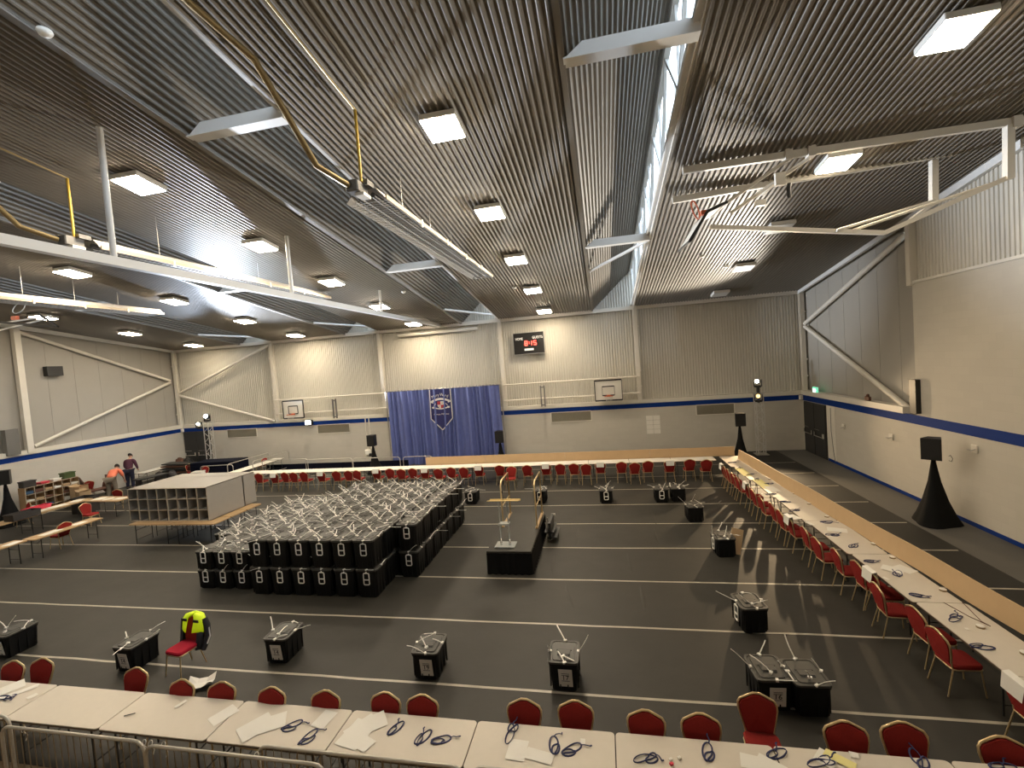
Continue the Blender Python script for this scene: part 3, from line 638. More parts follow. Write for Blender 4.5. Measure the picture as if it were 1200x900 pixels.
# ------------------------------------------------------------------ furniture prototypes
def rrect(w, d, r, n=4):
    P = []
    for cx_, cy_, a0 in ((w/2-r, d/2-r, 0), (-w/2+r, d/2-r, 90), (-w/2+r, -d/2+r, 180), (w/2-r, -d/2+r, 270)):
        for k in range(n+1): a = math.radians(a0+90*k/n); P.append((cx_+r*math.cos(a), cy_+r*math.sin(a)))
    return P
def chair_meshes():
    # front faces +Y
    fr = MB()
    def back_out(k, y0=0):     # outline of the back, x, z
        pts = []
        pts += [(-.165*k, .50), (-.20*k, .62), (-.232*k, .76), (-.232*k, .82), (-.205*k, .865), (-.10*k, .915), (-.04, .94), (.04, .94), (.10*k, .915), (.205*k, .865), (.232*k, .82), (.232*k, .76), (.20*k, .62), (.165*k, .50)]
        return pts
    def yb(z): return -.20-(z-.45)*.2
    o = back_out(1)
    pad = MB(); ins = [(x*.94, .5+(z-.5)*.965) for x, z in o]; n = len(ins)
    vs = [V((x, yb(z)+.028, z)) for x, z in ins]+[V((x, yb(z)-.028, z)) for x, z in ins]
    cf, cb = V((0, yb(.7)+.05, .7)), V((0, yb(.7)-.045, .7)); vs += [cf, cb]
    fs = [(i, i+1, 2*n) for i in range(n-1)]+[(n-1, 0, 2*n)]+[(n+i+1, n+i, 2*n+1) for i in range(n-1)]+[(n, 2*n-1, 2*n+1)]+[(i, n+i, n+(i+1) % n, (i+1) % n) for i in range(n)]
    pad.add(vs, fs, False)
    frame = MB(); frame.tube([V((x, yb(z), z)) for x, z in o], .016, 6)
    seat = MB(); pr = rrect(.42, .43, .07)
    for (z0, z1, k0, k1) in ((.42, .47, .97, 1), (.47, .49, 1, .93)):
        m = len(pr); vs = [(x*k0, y*k0, z0) for x, y in pr]+[(x*k1, y*k1, z1) for x, y in pr]
        seat.add(vs, [(i, (i+1) % m, m+(i+1) % m, m+i) for i in range(m)]+([tuple(range(m, 2*m))] if z1 > .48 else [tuple(range(m))[::-1]]))
    sf = MB(); sf.tube([(x*.96, y*.96, .415) for x, y in rrect(.42, .43, .06, 2)], .013, 6, True)
    sf.tube([(-.17, -.20, .41), (-.17, yb(.5), .5)], .013, 6); sf.tube([(.17, -.20, .41), (.17, yb(.5), .5)], .013, 6)
    legs = []
    for sx in (-1, 1):
        legs.append(MB().tube([(sx*.175, .18, .41), (sx*.205, .225, .0)], .0125, 6)); legs.append(MB().tube([(sx*.17, -.19, .41), (sx*.20, -.29, .0)], .0125, 6))
    return [('seat', seat, 'red_fabric'), ('backrest', pad, 'red_fabric'), ('back_frame', frame, 'gold_tube'), ('seat_frame', sf, 'gold_tube')]+[('leg', l, 'gold_tube') for l in legs]
CH0 = None
def chair(x, y, rz, label, group=None, z=0):
    global CH0
    rz += random.uniform(-.07, .07)
    if CH0 is None:
        CH0 = thing('banquet_chair', label, 'chair', (x, y, z), rz, group)
        for nme, m, k in chair_meshes(): m.build(nme, k, CH0)
        return CH0
    r = dup(CH0, (x, y, z), rz, label)
    if group: r['group'] = group
    elif 'group' in r: del r['group']
    return r
def chair_at_back(px, py, rz, label, group, z=.93):
    p = onZ(px, py, z); off = Matrix.Rotation(rz, 3, 'Z') @ V((0, -.30, 0)); return chair(p.x-off.x, p.y-off.y, rz, label, group)
def paper_on_chair(px, py, rz, label, group):
    p = onZ(px, py, .94); R = Matrix.Rotation(rz, 3, 'Z')
    mb = MB(); b = [R @ V((x, y, z)) for x, y, z in ((-.16, -.055, -.23), (.16, -.055, -.23), (.17, -.03, -.02), (-.17, -.03, -.02), (-.17, .055, .0), (.17, .055, .0), (.16, .09, -.22), (-.16, .09, -.22))]
    mb.add(b, [(0, 1, 2, 3), (3, 2, 5, 4), (4, 5, 6, 7)]); t = mb.build('reserved_paper', 'paper', None, p+V((0, 0, .03)))
    tag(t, label, 'paper', group)
def roofhit(x, y):
    d = ray(x, y); return EYE + d*((EAVE+M*D-H)/(d.z+M*d.y))
def table(cx_, cy_, w, d, rz, label, group, top='table_grey', h=.74, name='folding_table'):
    t = thing(name, label, 'table', (cx_, cy_, 0), rz, group)
    pr = rrect(w-.016, d-.012, .05)
    MB().prism(pr, (0, 0, .012), (0, 0, h-.012), (1, 0, 0), (0, 1, 0)).build('tabletop', top, t)
    MB().prism(rrect(w-.006, d-.006, .05), (0, 0, .024), (0, 0, h-.0365), (1, 0, 0), (0, 1, 0)).build('table_edge', 'table_edge' if top != 'wood_top' else 'wood_top', t)
    for sx in (-1, 1):
        for sy_ in (-1, 1):
            MB().tube([(sx*(w/2-.22), sy_*(d/2-.08), h-.04), (sx*(w/2-.22), sy_*(d/2-.08), 0)], .014, 6).build('leg', 'leg_black', t)
        mb = MB(); mb.tube([(sx*(w/2-.22), -d/2+.08, .16), (sx*(w/2-.22), d/2-.08, .16)], .01, 5); mb.tube([(sx*(w/2-.22), 0, .5), (sx*(w/2-.55), 0, h-.04)], .009, 5); mb.tube([(sx*(w/2-.22), -d/2+.08, .5), (sx*(w/2-.22), d/2-.08, .5)], .01, 5)
        mb.build('leg_brace', 'leg_black', t)
    return t
# near tables
NX = [-12.95, -11.1, -9.27, -7.47, -5.63, -3.82, -1.96, -.14, 1.70, 3.52, 5.35]
for i in range(len(NX)-1):
    table((NX[i]+NX[i+1])/2, 5.30, NX[i+1]-NX[i], .74, random.uniform(-.004, .004), 'grey folding table in the front row, %s from its left end' % ORD[i+1], 'front row of tables')
RY = [5.72, 7.19, 9.11, 11.14, 13.22, 15.3, 17.35, 19.35, 21.3]
RXc = [5.62, 5.62, 5.58, 5.52, 5.46, 5.42, 5.34, 5.24]
for i in range(8):
    table(RXc[i], (RY[i]+RY[i+1])/2, RY[i+1]-RY[i], .80, PI/2, 'grey folding table in the right-hand row, %s from the camera end' % ORD[i+1], 'right-hand row of tables')
BX = [-19.2+1.83*i for i in range(14)]
for i in range(13):
    table((BX[i]+BX[i+1])/2, 20.98, 1.83, .76, 0, 'pale folding table in the far row, %s from its left end' % ORD[i+1], 'far row of tables', 'table_white')
# chairs
for i, (x, y) in enumerate([(18, 775), (52, 772), (161, 783), (214, 797), (262, 800), (319, 806), (382, 810), (451, 812), (495, 815), (614, 820), (674, 822), (755, 833), (820, 837), (884, 813), (988, 846), (1055, 847), (1172, 864)]):
    chair_at_back(x, y, PI, 'red gold-framed chair behind the front tables, %s from the left' % ORD[i+1] + (', pulled farther back' if i == 13 else ''), 'chairs behind the front tables')
papers = {0, 4, 11}
RC = [(845, 544), (848.5, 547), (852, 550), (857.5, 554.5), (863, 559), (873, 566), (881, 574), (890, 582), (903, 590), (912, 598), (923, 605), (941, 618), (954, 630), (978, 644), (1002, 658), (1018, 668), (1026, 685), (1070, 712), (1095, 737), (1190, 797)]
RP = {0, 5, 10, 15, 19}
for i, (x, y) in enumerate(RC):
    z = .93; chair_at_back(x, y, -PI/2, 'red chair tucked under the right-hand tables, %s from the far end' % ORD[i+1] + (', paper on its back' if i in RP else ''), 'chairs along the right-hand tables')
    if i in RP: paper_on_chair(x, y, -PI/2, 'white paper sheet over the %s chair from the far end of the right-hand row' % ORD[i+1], 'paper sheets on chair backs')
BC = [(302, 555, 0), (320, 555, 1), (333, 554, 0), (343, 554, 0), (355, 553.5, 0), (375, 553, 1), (393, 552.5, 0), (407, 552, 0), (417, 551.5, 0), (440, 550, 1), (456, 549.5, 0), (469, 550, 0), (483, 549, 0), (497, 549, 1), (513, 549.5, 0), (528, 548, 0), (543, 548, 0), (560, 546, 1), (585, 545.5, 0), (599, 547, 0), (617, 545.5, 0), (639, 544, 1), (656, 544, 0), (672.5, 543.5, 0), (686, 544, 0), (703, 542, 1), (728, 541.5, 0), (743.5, 542.5, 0), (759, 540.5, 0), (785, 540, 1), (808, 538.5, 0), (828, 539, 0)]
for i, (x, y, pp) in enumerate(BC):
    rz = 0 if i != 19 else PI
    p = onZ(x, y, .93)
    if i == 19: chair(p.x, p.y-.25, PI, 'red chair turned round to face the camera, in front of the far tables', 'chairs along the far tables'); continue
    chair(p.x, p.y+.30, .0, 'red chair at the far tables, %s from the left' % ORD[i+1] + (', paper on its back' if pp else ''), 'chairs along the far tables')
    if pp: paper_on_chair(x, y, 0, 'white paper sheet over the %s chair of the far row from the left' % ORD[i+1], 'paper sheets on far chair backs')
# the lone chair with the jacket
lone = thing('banquet_chair', 'red cushioned gold-framed chair alone on the floor with a jacket over its back', 'chair', (-8.45, 7.17, 0), PI-.12)
for nme, m, k in chair_meshes(): m.build(nme, 'red_fabric_bright' if nme == 'seat' else k, lone)
jk = thing('hi_vis_jacket', 'yellow and black high-visibility jacket draped over the lone red chair', 'jacket', (-8.45, 7.17, 0), PI-.12)
mb = MB()   # shoulders: a shell wrapping the back pad
def yb(z): return -.20-(z-.45)*.2
rows = [(.99, .10, .05), (.965, .20, .075), (.90, .27, .085), (.80, .285, .09), (.68, .27, .095)]
def shell(rows, gap, mat_, name, k=1.0):
    mb = MB(); n = 14; vs = []
    for (z, w, dp) in rows:
        for j in range(n+1):
            a = PI*(-.5+gap) + (2*PI-2*PI*gap)*j/n - PI*0
            # start at front-left going round the back to front-right
            a = PI/2+gap*PI + (2*PI-2*gap*PI)*j/n
            vs.append((w*math.cos(a)*k, yb(z)+dp*math.sin(a)*k-.005+.008*math.sin(j*2.3+z*20), z+.01*math.sin(j*1.7)))
    fs = [(i*(n+1)+j, i*(n+1)+j+1, (i+1)*(n+1)+j+1, (i+1)*(n+1)+j) for i in range(len(rows)-1) for j in range(n)]
    mb.add(vs, fs, True); o = mb.build(name, mat_, jk); s = o.modifiers.new('thick', 'SOLIDIFY'); s.thickness = .012; return o
shell([(.985, .03, .02), (.98, .13, .06), (.95, .22, .08), (.88, .275, .09), (.76, .285, .10), (.67, .27, .10)], .10, 'hivis', 'yellow_shoulders')
shell([(.67, .272, .10), (.55, .27, .11), (.42, .27, .10), (.34, .25, .08)], .24, 'jacket_black', 'black_body')
for sx in (-1, 1):
    MB().tube([(sx*.25, yb(.9)-.02, .9), (sx*.31, yb(.8)-.03, .78), (sx*.33, yb(.6)-.05, .58), (sx*.31, yb(.4)-.03, .40), (sx*.30, yb(.3)-.01, .33)], [.055, .065, .06, .05, .045], 8).build('sleeve', 'jacket_black', jk)
    mb = MB(); mb.tube([(sx*.375, yb(.74)-.03, .74), (sx*.395, yb(.6)-.05, .58), (sx*.37, yb(.42)-.03, .44)], .013, 5); mb.build('reflective_strip', 'reflective', jk)
    MB().box((sx*.16, yb(.9)+.1, .89), (.14, .015, .05)).build('shoulder_flap', 'jacket_black', jk)
# chair papers on the floor
def sheet(px, py, z, w, d, rz, label, m='paper', group='papers on the tables', name='paper_sheet', curl=0.0):
    p = onZ(px, py, z); mb = MB(); n = 3; vs = []
    for i in range(n+1):
        for j in range(n+1):
            x, y = (i/n-.5)*w, (j/n-.5)*d; vs.append((x, y, curl*abs(x/w)*abs(y/d)*4+.001))
    vs2 = [(a, b, c-.002) for a, b, c in vs]; N = len(vs)
    q = [(i*(n+1)+j, (i+1)*(n+1)+j, (i+1)*(n+1)+j+1, i*(n+1)+j+1) for i in range(n) for j in range(n)]
    mb.add(vs, q); mb.add(vs2, [f[::-1] for f in q])
    return tag(mb.build(name, m, None, (p.x, p.y, z+.004), rz), label, 'paper', group)
sheet(235, 803, .02, .45, .3, .4, 'white paper sheet lying on the floor behind the front row of chairs', group=None, curl=.12)
# ------------------------------------------------------------------ ballot boxes
def box_meshes(w, d, h):
    R = rrect(1, 1, .12, 2); n = len(R)
    body = MB()
    lv = [(0, .80, .84), (h*.30, .86, .89), (h*.84, .93, .94), (h*.84, .97, .97), (h*.93, .97, .97)]
    vs = []
    for z, kx, ky in lv: vs += [(x*w*kx, y*d*ky, z) for x, y in R]
    body.add(vs, [(i*n+k, i*n+(k+1) % n, (i+1)*n+(k+1) % n, (i+1)*n+k) for i in range(len(lv)-1) for k in range(n)]+[tuple(range(n))[::-1]])
    for s in (-.36, -.12, .12, .36): body.box((s*w, -d*.44, h*.42), (.02, .02, h*.7)); body.box((w*.445, s*d, h*.42), (.02, .02, h*.7)); body.box((-w*.445, s*d, h*.42), (.02, .02, h*.7))
    lid = MB(); vs = []
    lv = [(h*.91, 1.0, 1.0), (h*.965, 1.0, 1.0), (h*.975, .97, .98), (h*.975, .86, .89), (h*.955, .84, .875), (h*.955, .72, .80), (h*.985, .70, .78)]
    for z, kx, ky in lv: vs += [(x*w*kx, y*d*ky, z) for x, y in R]
    lid.add(vs, [(i*n+k, i*n+(k+1) % n, (i+1)*n+(k+1) % n, (i+1)*n+k) for i in range(len(lv)-1) for k in range(n)]+[tuple(range((len(lv)-1)*n, len(lv)*n))])
    lid.box((0, -.06*d, h*.995), (w*.42, d*.2, .012), bev=.004)
    slot = MB(); slot.box((0, .05*d, h*.990), (w*.5, .025, .008)); slot.box((0, -.19*d, h*.990), (w*.4, .018, .008))
    return [('body', body, 'box_black'), ('lid', lid, 'lid_black'), ('slot', slot, 'leg_black')]
def tie_mesh(seed, p, L=.28):
    rnd = random.Random(seed); mb = MB(); p = V(p); a = rnd.uniform(0, 2*PI); e = rnd.uniform(.05, 1.1); d = V((math.cos(a)*math.cos(e), math.sin(a)*math.cos(e), abs(math.sin(e))))
    mb.box(p+V((0, 0, .014)), (.04, .06, .028), Matrix.Rotation(a, 3, 'Z')); q = p+V((0, 0, .012)); pts = [q]; 
    for k in range(4):
        d = (d+V((rnd.uniform(-.12, .12), rnd.uniform(-.12, .12), rnd.uniform(-.16, .06)))).normalized(); q = q+d*L/4; q.z = max(q.z, p.z+.01); pts.append(q.copy())
    mb.tube(pts, .012, 4, flat=.45)
    return mb
def loop_mesh(p, hh=.29, ww=.15, ax=(1, 0, 0), nrm=(0, -1, 0)):
    ax, nrm = V(ax), V(nrm); mb = MB(); c = V(p)+nrm*.012
    o = rrect(ww, hh, .03, 2)
    mb.tube([c+ax*x+V((0, 0, z)) for x, z in o], .015, 5, True)
    mb.tube([c-ax*ww/2+V((0, 0, -.02)), c+ax*ww/2+V((0, 0, -.02))], .014, 5)
    mb.beam(c+V((0, 0, hh/2)), c+V((0, .0, hh/2+.06))-nrm*.02, .03, .015)
    return mb
def mk_proto(w, d, h, label, var, loops, group):
    t = thing('ballot_box', label, 'ballot box', (0, 0, 0), 0, group)
    for nme, m, k in box_meshes(w, d, h): m.build(nme, k, t)
    pos = [(-.47*w, .0, h*.95), (.47*w, .02, h*.95), (0, .47*d, h*.96), (0, -.25*d, h*.985), (.03, -.475*d, h*.95)]
    for i, p in enumerate(pos[:var[1]]): tie_mesh(var[0]*17+i*5, p, random.uniform(.2, .42)).build('cable_tie', 'plastic_white', t)
    if loops: loop_mesh((0.02, -.5*d*.97, h*.66)).build('seal_frame', 'plastic_white', t)
    return t
WB, DB, HB, HS = .585, .60, .74, .53
cols_small = [-11.05, -10.48, -9.9]
def bigx(k): return -9.14+.61*k
protos = {}
def place_box(kind, x, y, z, loops, ties, label):
    var = (hash((round(x*10), round(y*10))) % 5, ties)
    key = (kind, loops, var)
    loc = (x+random.uniform(-.012, .012), y, z)
    if key not in protos:
        h = HB if kind == 'big' else HS
        protos[key] = mk_proto(WB if kind == 'big' else .56, DB, h, label, var, loops, 'stacked ballot boxes'); protos[key].location = loc; return
    dup(protos[key], loc, 0, label)
def stack_col(kind, x, y0, n, cname, h, right=False):
    for r in range(n):
        y = y0+.305+r*.61
        if r == 0: lp = True
        else: lp = False
        place_box(kind, x, y, h, lp, 5 if True else 3, 'black ballot box, stack top layer, %s, %s row from front' % (cname, ORD[r+1]))
        # the layer below: only its outer boxes can be seen
        place_box(kind, x, y, 0, lp, (5 if lp or right else 0), 'black ballot box, stack bottom layer, %s, %s row from front' % (cname, ORD[r+1]))
cn = ['leftmost', 'second from left', 'third from left', 'fourth from left', 'fifth from left', 'sixth from left', 'seventh from left', 'eighth from left', 'ninth from left', 'rightmost']
for i, x in enumerate(cols_small): stack_col('small', x, 10.22, 8, ['second short column', 'third short column', 'fourth short column'][i], HS)
stack_col('small', -11.63, 11.44, 6, 'leftmost short column', HS)
for k in range(6): stack_col('big', bigx(k), 10.0, 9, ORD[k+1]+' tall column from left', HB)
stack_col('big', -5.44, 11.08, 7, 'rightmost tall column', HB, True)
# single boxes on the floor
def floor_box(px, py, rz, label, num=None, side=None, seed=0, dy=0, w=.52, d=.62, h=.52):
    p = onZ(px, py, 0); R = Matrix.Rotation(rz, 3, 'Z'); c = p+R @ V((0, d*.42, 0))
    t = thing('ballot_box', label, 'ballot box', (c.x, c.y, 0), rz, 'ballot boxes standing singly on the floor')
    for nme, m, k in box_meshes(w, d, h): m.build(nme, k, t)
    for i, q in enumerate([(-.47*w, .0, h*.95), (.47*w, .02, h*.95), (0, .47*d, h*.96), (0, -.25*d, h*.985), (.03, -.475*d, h*.95)]):
        tie_mesh(seed*31+i*7+3, q, random.uniform(.2, .4)).build('cable_tie', 'plastic_white', t)
    if num is not None:
        lb = MB().box((.03, -d*.475, h*.46), (.23, .008, .32), Matrix.Rotation(.13, 3, 'X')).build('paper_label', 'paper_label', t)
        if num: text(num, .12, 'ink', 'number', (.03, -d*.475-.008, h*.47), (1, 0, 0), (0, -.13, 1), lb)
        mb = MB(); 
        for z in (.56, .62, .36): mb.box((.03, -d*.475-.0055+(.46-z)*h*.13, h*z), (.13, .002, .008))
        mb.build('print_line', 'ink', lb)
    if side == 'front': loop_mesh((0, -.49*d, h*.58)).build('seal_frame', 'plastic_white', t)
    if side == 'left': loop_mesh((-.49*w, -.05, h*.58), ax=(0, 1, 0), nrm=(-1, 0, 0)).build('seal_frame', 'plastic_white', t)
    return t
floor_box(2, 771, -.03, 'black ballot box cut off by the left edge of the picture', '', seed=1)
floor_box(147, 787, -.04, 'black ballot box numbered 14, on the floor left of the lone red chair', '14', seed=2)
floor_box(325, 777, .02, 'black ballot box numbered 14 on the floor right of the lone red chair', '14', seed=3)
floor_box(500, 796, .02, 'black ballot box labelled 19 with long white ties spread out', '19', seed=4)
floor_box(662, 809, .0, 'black ballot box labelled 17 in front of the table papers, centre', '17', seed=5)
floor_box(909, 833, .06, 'black ballot box labelled 16 standing against an unlabelled one', '16', seed=6)
floor_box(955, 840, .06, 'unlabelled black ballot box standing against the right side of box 16', None, seed=7)
floor_box(886, 742, .12, 'black ballot box with white seal frame at its left side, right of centre floor', None, 'left', seed=8)
floor_box(852, 653, .1, 'black ballot box in a spotlit patch with a brown card leaning behind', None, 'left', seed=9)
floor_box(816, 612, .05, 'black ballot box standing alone in front of the far pair', None, None, seed=10)
floor_box(776, 589, 0, 'black ballot box with white seal frame, left one of the far pair', None, 'front', seed=11)
floor_box(796, 588, .03, 'black ballot box without seal frame, right one of the far pair', None, None, seed=12)
floor_box(711, 590, 0, 'black ballot box with white seal frame between stage and far pair', None, 'front', seed=13)
floor_box(633, 590, 0, 'black ballot box with seal frame behind the right stage handrail', None, 'front', seed=14)
floor_box(552, 591, 0, 'black ballot box with seal frame between the stack and the left handrail', None, 'front', seed=15)
c = onZ(868, 655, 0); MB_ = MB(); MB_.box((0, 0, .33), (.30, .015, .66), Matrix.Rotation(.25, 3, 'Y') @ Matrix.Rotation(-.25, 3, 'X'))
tag(MB_.build('cardboard_sheet', 'mdf', None, (c.x, c.y+.35, 0)), 'thin tan card standing up behind the spotlit ballot box', 'card')

# ------------------------------------------------------------------ stage block with handrails and lectern
SX0, SX1, SY0, SY1, SZ = -3.33, -2.12, 11.4, 14.4, .62
t = thing('stage_block', 'black carpeted stage block with pleated black skirt in the middle of the floor', 'stage', ((SX0+SX1)/2, (SY0+SY1)/2, 0))
w, d = SX1-SX0, SY1-SY0
MB().box((0, 0, SZ-.03), (w, d, .06), bev=.008).build('deck', 'vinyl', t)
mb = MB(); per = []; n = 220
for i in range(n):
    u = i/n*2*(w+d)
    if u < w: p, nn = V((-w/2+u, -d/2, 0)), V((0, -1, 0))
    elif u < w+d: p, nn = V((w/2, -d/2+u-w, 0)), V((1, 0, 0))
    elif u < 2*w+d: p, nn = V((w/2-(u-w-d), d/2, 0)), V((0, 1, 0))
    else: p, nn = V((-w/2, d/2-(u-2*w-d), 0)), V((-1, 0, 0))
    f = .018*math.sin(i*1.35); per.append((p+nn*(.02+f), p+nn*(.005+f*.4)))
vs = []
for a, b in per: vs += [(a.x, a.y, .0), (b.x, b.y, SZ-.06)]
mb.add(vs, [(2*i, 2*((i+1) % n), 2*((i+1) % n)+1, 2*i+1) for i in range(n)], True); mb.build('skirt', 'black_cloth', t)
def handrail(x, ya, yb_, label):
    t = thing('handrail', label, 'handrail', (x, ya, SZ), 0, 'stage handrails')
    L = yb_-ya
    MB().tube([(0, 0, 0), (0, 0, 1.25), (0, .15, 1.38), (0, L, 1.38), (0, L, 0)], .024, 8).build('tube_frame', 'gold_tube', t)
    MB().tube([(0, 0, .62), (0, L, .62)], .02).build('mid_rail', 'gold_tube', t)
    MB().box((0, L/2, .02), (.07, L+.2, .04)).build('foot_plate', 'wood_top', t)
handrail(-3.25, 13.2, 14.3, 'gold tubular handrail on the left side of the stage block')
handrail(-2.2, 13.1, 14.3, 'gold tubular handrail on the right side of the stage block')
t = thing('stage_steps', 'black steps with wheels and folded legs on the right of the stage block', 'steps', (SX1+.22, 13.6, 0))
MB().box((0, .3, .32), (.3, .9, .04)).build('tread', 'leg_black', t); MB().box((.08, .3, .16), (.3, .9, .04)).build('tread', 'leg_black', t)
for y in (-.1, .1, .35): MB().tube([(-.1, y, .62), (-.02, y-.02, .08), (.06, y+.02, .08), (.02, y+.1, .6)], .014, 6).build('folded_leg', 'galvanised', t)
MB().box((.05, .75, .58), (.12, .05, .05)).build('catch', 'plastic_white', t); MB().box((0.02, .3, .36), (.08, .9, .5)).build('side_frame', 'leg_black', t)
t = thing('lectern', 'clear acrylic lectern with pale wooden top edge on the stage block', 'lectern', (-2.87, 11.75, SZ))
MB().box((0, .02, .02), (.56, .40, .04), bev=.01).build('base_plate', 'acrylic', t)
for s in (-1, 1):
    MB().tube([(s*.12, .0, .04), (s*.11, 0, 1.20)], .016, 8).build('upright', 'acrylic', t)
    MB().lathe([(.035, .04), (.03, .1), (.018, .12), (.018, .2)], (s*.12, 0, 0)).build('foot_clamp', 'chrome', t)
MB().box((0, 0, .62), (.3, .2, .05), bev=.01).build('lower_shelf', 'acrylic', t)
MB().box((.03, .02, 1.24), (.86, .32, .022), Matrix.Rotation(-.27, 3, 'X'), bev=.005).build('top_shelf', 'yellow_wood', t)
MB().box((.03, .185, 1.215), (.86, .02, .05)).build('top_lip', 'yellow_wood', t)
t = thing('microphone', 'small black microphone fixed on the lectern top', 'microphone', (-2.86, 11.78, SZ+1.25))
MB().tube([(0, 0, 0), (0, .02, .1), (0, -.02, .2)], .008, 6).build('gooseneck', 'leg_black', t); MB().lathe([(.005, .19), (.016, .2), (.02, .24), (.01, .27)], (0, -.02, 0), 10).build('capsule', 'leg_black', t)

# ------------------------------------------------------------------ tan boards
mb = MB(); n = 60; vs = []
for i in range(n+1):
    u = i/n; y = 5.0+(20.6-5.0)*u; x = 6.13-.055*(y-8)-.0; wv = .022*math.sin(u*42)*(1-u*.5); tz = 1.17+.012*math.sin(u*23)
    for (dx, z) in ((wv, .755), (.05+wv*.3, tz), (.075+wv*.3, tz), (.022+wv, .755)): vs.append((x+dx, y, z))
fs = []
for i in range(n):
    for k in range(4): fs.append((i*4+k, (i+1)*4+k, (i+1)*4+(k+1) % 4, i*4+(k+1) % 4))
fs += [(0, 1, 2, 3), (n*4+3, n*4+2, n*4+1, n*4)]
mb.add(vs, fs); tag(loc_mesh(mb.build('screen_board', 'mdf'), (5.6, 12, .755)), 'long tan hardboard screen along the outer edge of the right-hand tables', 'screen')
for i, (x0, x1) in enumerate([(-9.05, -5.93), (-5.92, -2.0), (-1.99, 1.9), (1.91, 5.52)]):
    mb = MB(); mb.box(((x1-x0)/2, 0, .205), (x1-x0, .03, .41))
    tag(mb.build('screen_board', 'mdf', None, (x0, 21.4+.01*(i % 2), .73)), 'tan hardboard panel behind the far tables, %s from the left' % ORD[i+1], 'screen', 'tan panels behind the far tables')

# ------------------------------------------------------------------ crowd barriers
def barrier(x0, x1, y, rz, label, bars=True, group='barriers in front of the camera', h=1.1):
    L = x1-x0; t = thing('crowd_barrier', label, 'barrier', (x0, y, 0), rz, group); r = .14; pts = [(0, 0, .12)]
    for k in range(5): a = PI-PI/2*k/4; pts.append((r+r*math.cos(a), 0, h-r+r*math.sin(a)))
    for k in range(5): a = PI/2-PI/2*k/4; pts.append((L-r+r*math.cos(a), 0, h-r+r*math.sin(a)))
    pts.append((L, 0, .12)); pts2 = pts
    MB().tube(pts2, .021, 8).build('tube_frame', 'galvanised', t); MB().tube([(0, 0, .14), (L, 0, .14)], .018).build('bottom_rail', 'galvanised', t)
    if bars:
        mb = MB(); n = int(L/.11)
        for k in range(1, n): mb.tube([(L*k/n, 0, .14), (L*k/n, 0, h-.01)], .0065, 5, caps=False)
        mb.build('bars', 'dull_bars', t)
    for xx in (.25, L-.25): MB().beam((xx, -.3, .02), (xx, .3, .02), .05, .03).build('foot', 'galvanised', t)
    return t
barrier(-8.42, -6.02, 4.46, 0, 'galvanised crowd barrier below the front tables, leftmost full one')
barrier(-5.95, -3.42, 4.42, 0, 'galvanised crowd barrier below the front tables, second full one from left')
barrier(-4.45, -1.80, 4.58, 0, 'galvanised crowd barrier below the front tables, overlapping behind the second')
barrier(-1.72, .7, 4.6, 0, 'galvanised crowd barrier at the bottom edge, right of the overlapping pair')
barrier(-10.9, -8.55, 4.62, 0, 'galvanised crowd barrier in the bottom left corner of the picture')
for i, x in enumerate((-6.0, -5.9, -5.7, -4.35, -8.0)):
    mb = MB(); mb.tube([V((.03*math.cos(a), .028*math.sin(a)*.6, .03*math.sin(a))) for a in [2*PI*k/10 for k in range(10)]], .004, 4, True); mb.tube([(0, .0, -.03), (.03, .02, -.09), (.02, .0, -.16)], .004, 4)
    tag(mb.build('cable_tie', 'plastic_white', None, (x, 4.45, 1.1)), 'white cable tie on a barrier top rail, %s from the left' % ['third', 'fourth', 'fifth', 'sixth', 'second'][i], 'cable tie', 'ties on the barrier rail')
for i, (a, b, y) in enumerate([(-19.2, -16.3, 22.1), (-16.2, -13.4, 21.8), (-13.3, -10.6, 21.7), (-10.4, -8.8, 21.65)]):
    barrier(a, b, y, 0, 'silver tube barrier behind the far tables, %s from the left' % ORD[i+1], False, 'barriers behind the far tables', 1.15)
t = tag(MB().box((0, 0, .18), (9.6, .04, .36)).build('dark_screen', 'navy_cloth', None, (-16.3, 24.6, 0)), 'long low dark blue gym mat strip along the foot of the back wall', 'screen')

# ------------------------------------------------------------------ speakers on cloth-draped stands
def speaker(x, y, ztop, h, w, rz, label, slabel, R=.62, h0=0):
    t = thing('speaker_stand', slabel, 'speaker stand', (x, y, 0), rz, 'draped speaker stands')
    zt = ztop-h; n = 24; mb = MB(); lv = [(0, R), (.12*zt, R*.80), (.35*zt, R*.52), (.65*zt, R*.26), (.9*zt, .075), (zt-.02, .05)]
    vs = []
    for z, r in lv:
        for k in range(n):
            a = 2*PI*k/n; tri = 1-.28*(1-math.cos(3*(a-.5)))/2*(1 if z < .9*zt else .2); vs.append((r*tri*math.cos(a), r*tri*math.sin(a), z))
    mb.add(vs, [(i*n+k, i*n+(k+1) % n, (i+1)*n+(k+1) % n, (i+1)*n+k) for i in range(len(lv)-1) for k in range(n)], True)
    mb.build('cloth_cover', 'black_cloth', t); MB().tube([(0, 0, .03), (0, 0, zt)], .02).build('pole', 'leg_black', t)
    s = thing('loudspeaker', label, 'speaker', (x, y, zt), rz, 'loudspeakers on stands')
    mb = MB(); mb.prism([(-w/2, -w*.45), (w/2, -w*.45), (w*.32, w*.42), (-w*.32, w*.42)], (0, 0, h), (0, 0, 0), (1, 0, 0), (0, 1, 0)); mb.build('cabinet', 'scoreboard_black', s)
    MB().box((0, -w*.46, h/2), (w*.9, .015, h*.9), bev=.004).build('grille', 'leg_black', s)
speaker(9.22, 15.05, 2.50, .62, .46, -.75, 'black loudspeaker beside the right wall, cable loop at its side', 'tall black cloth-draped speaker stand beside the right wall', .62)
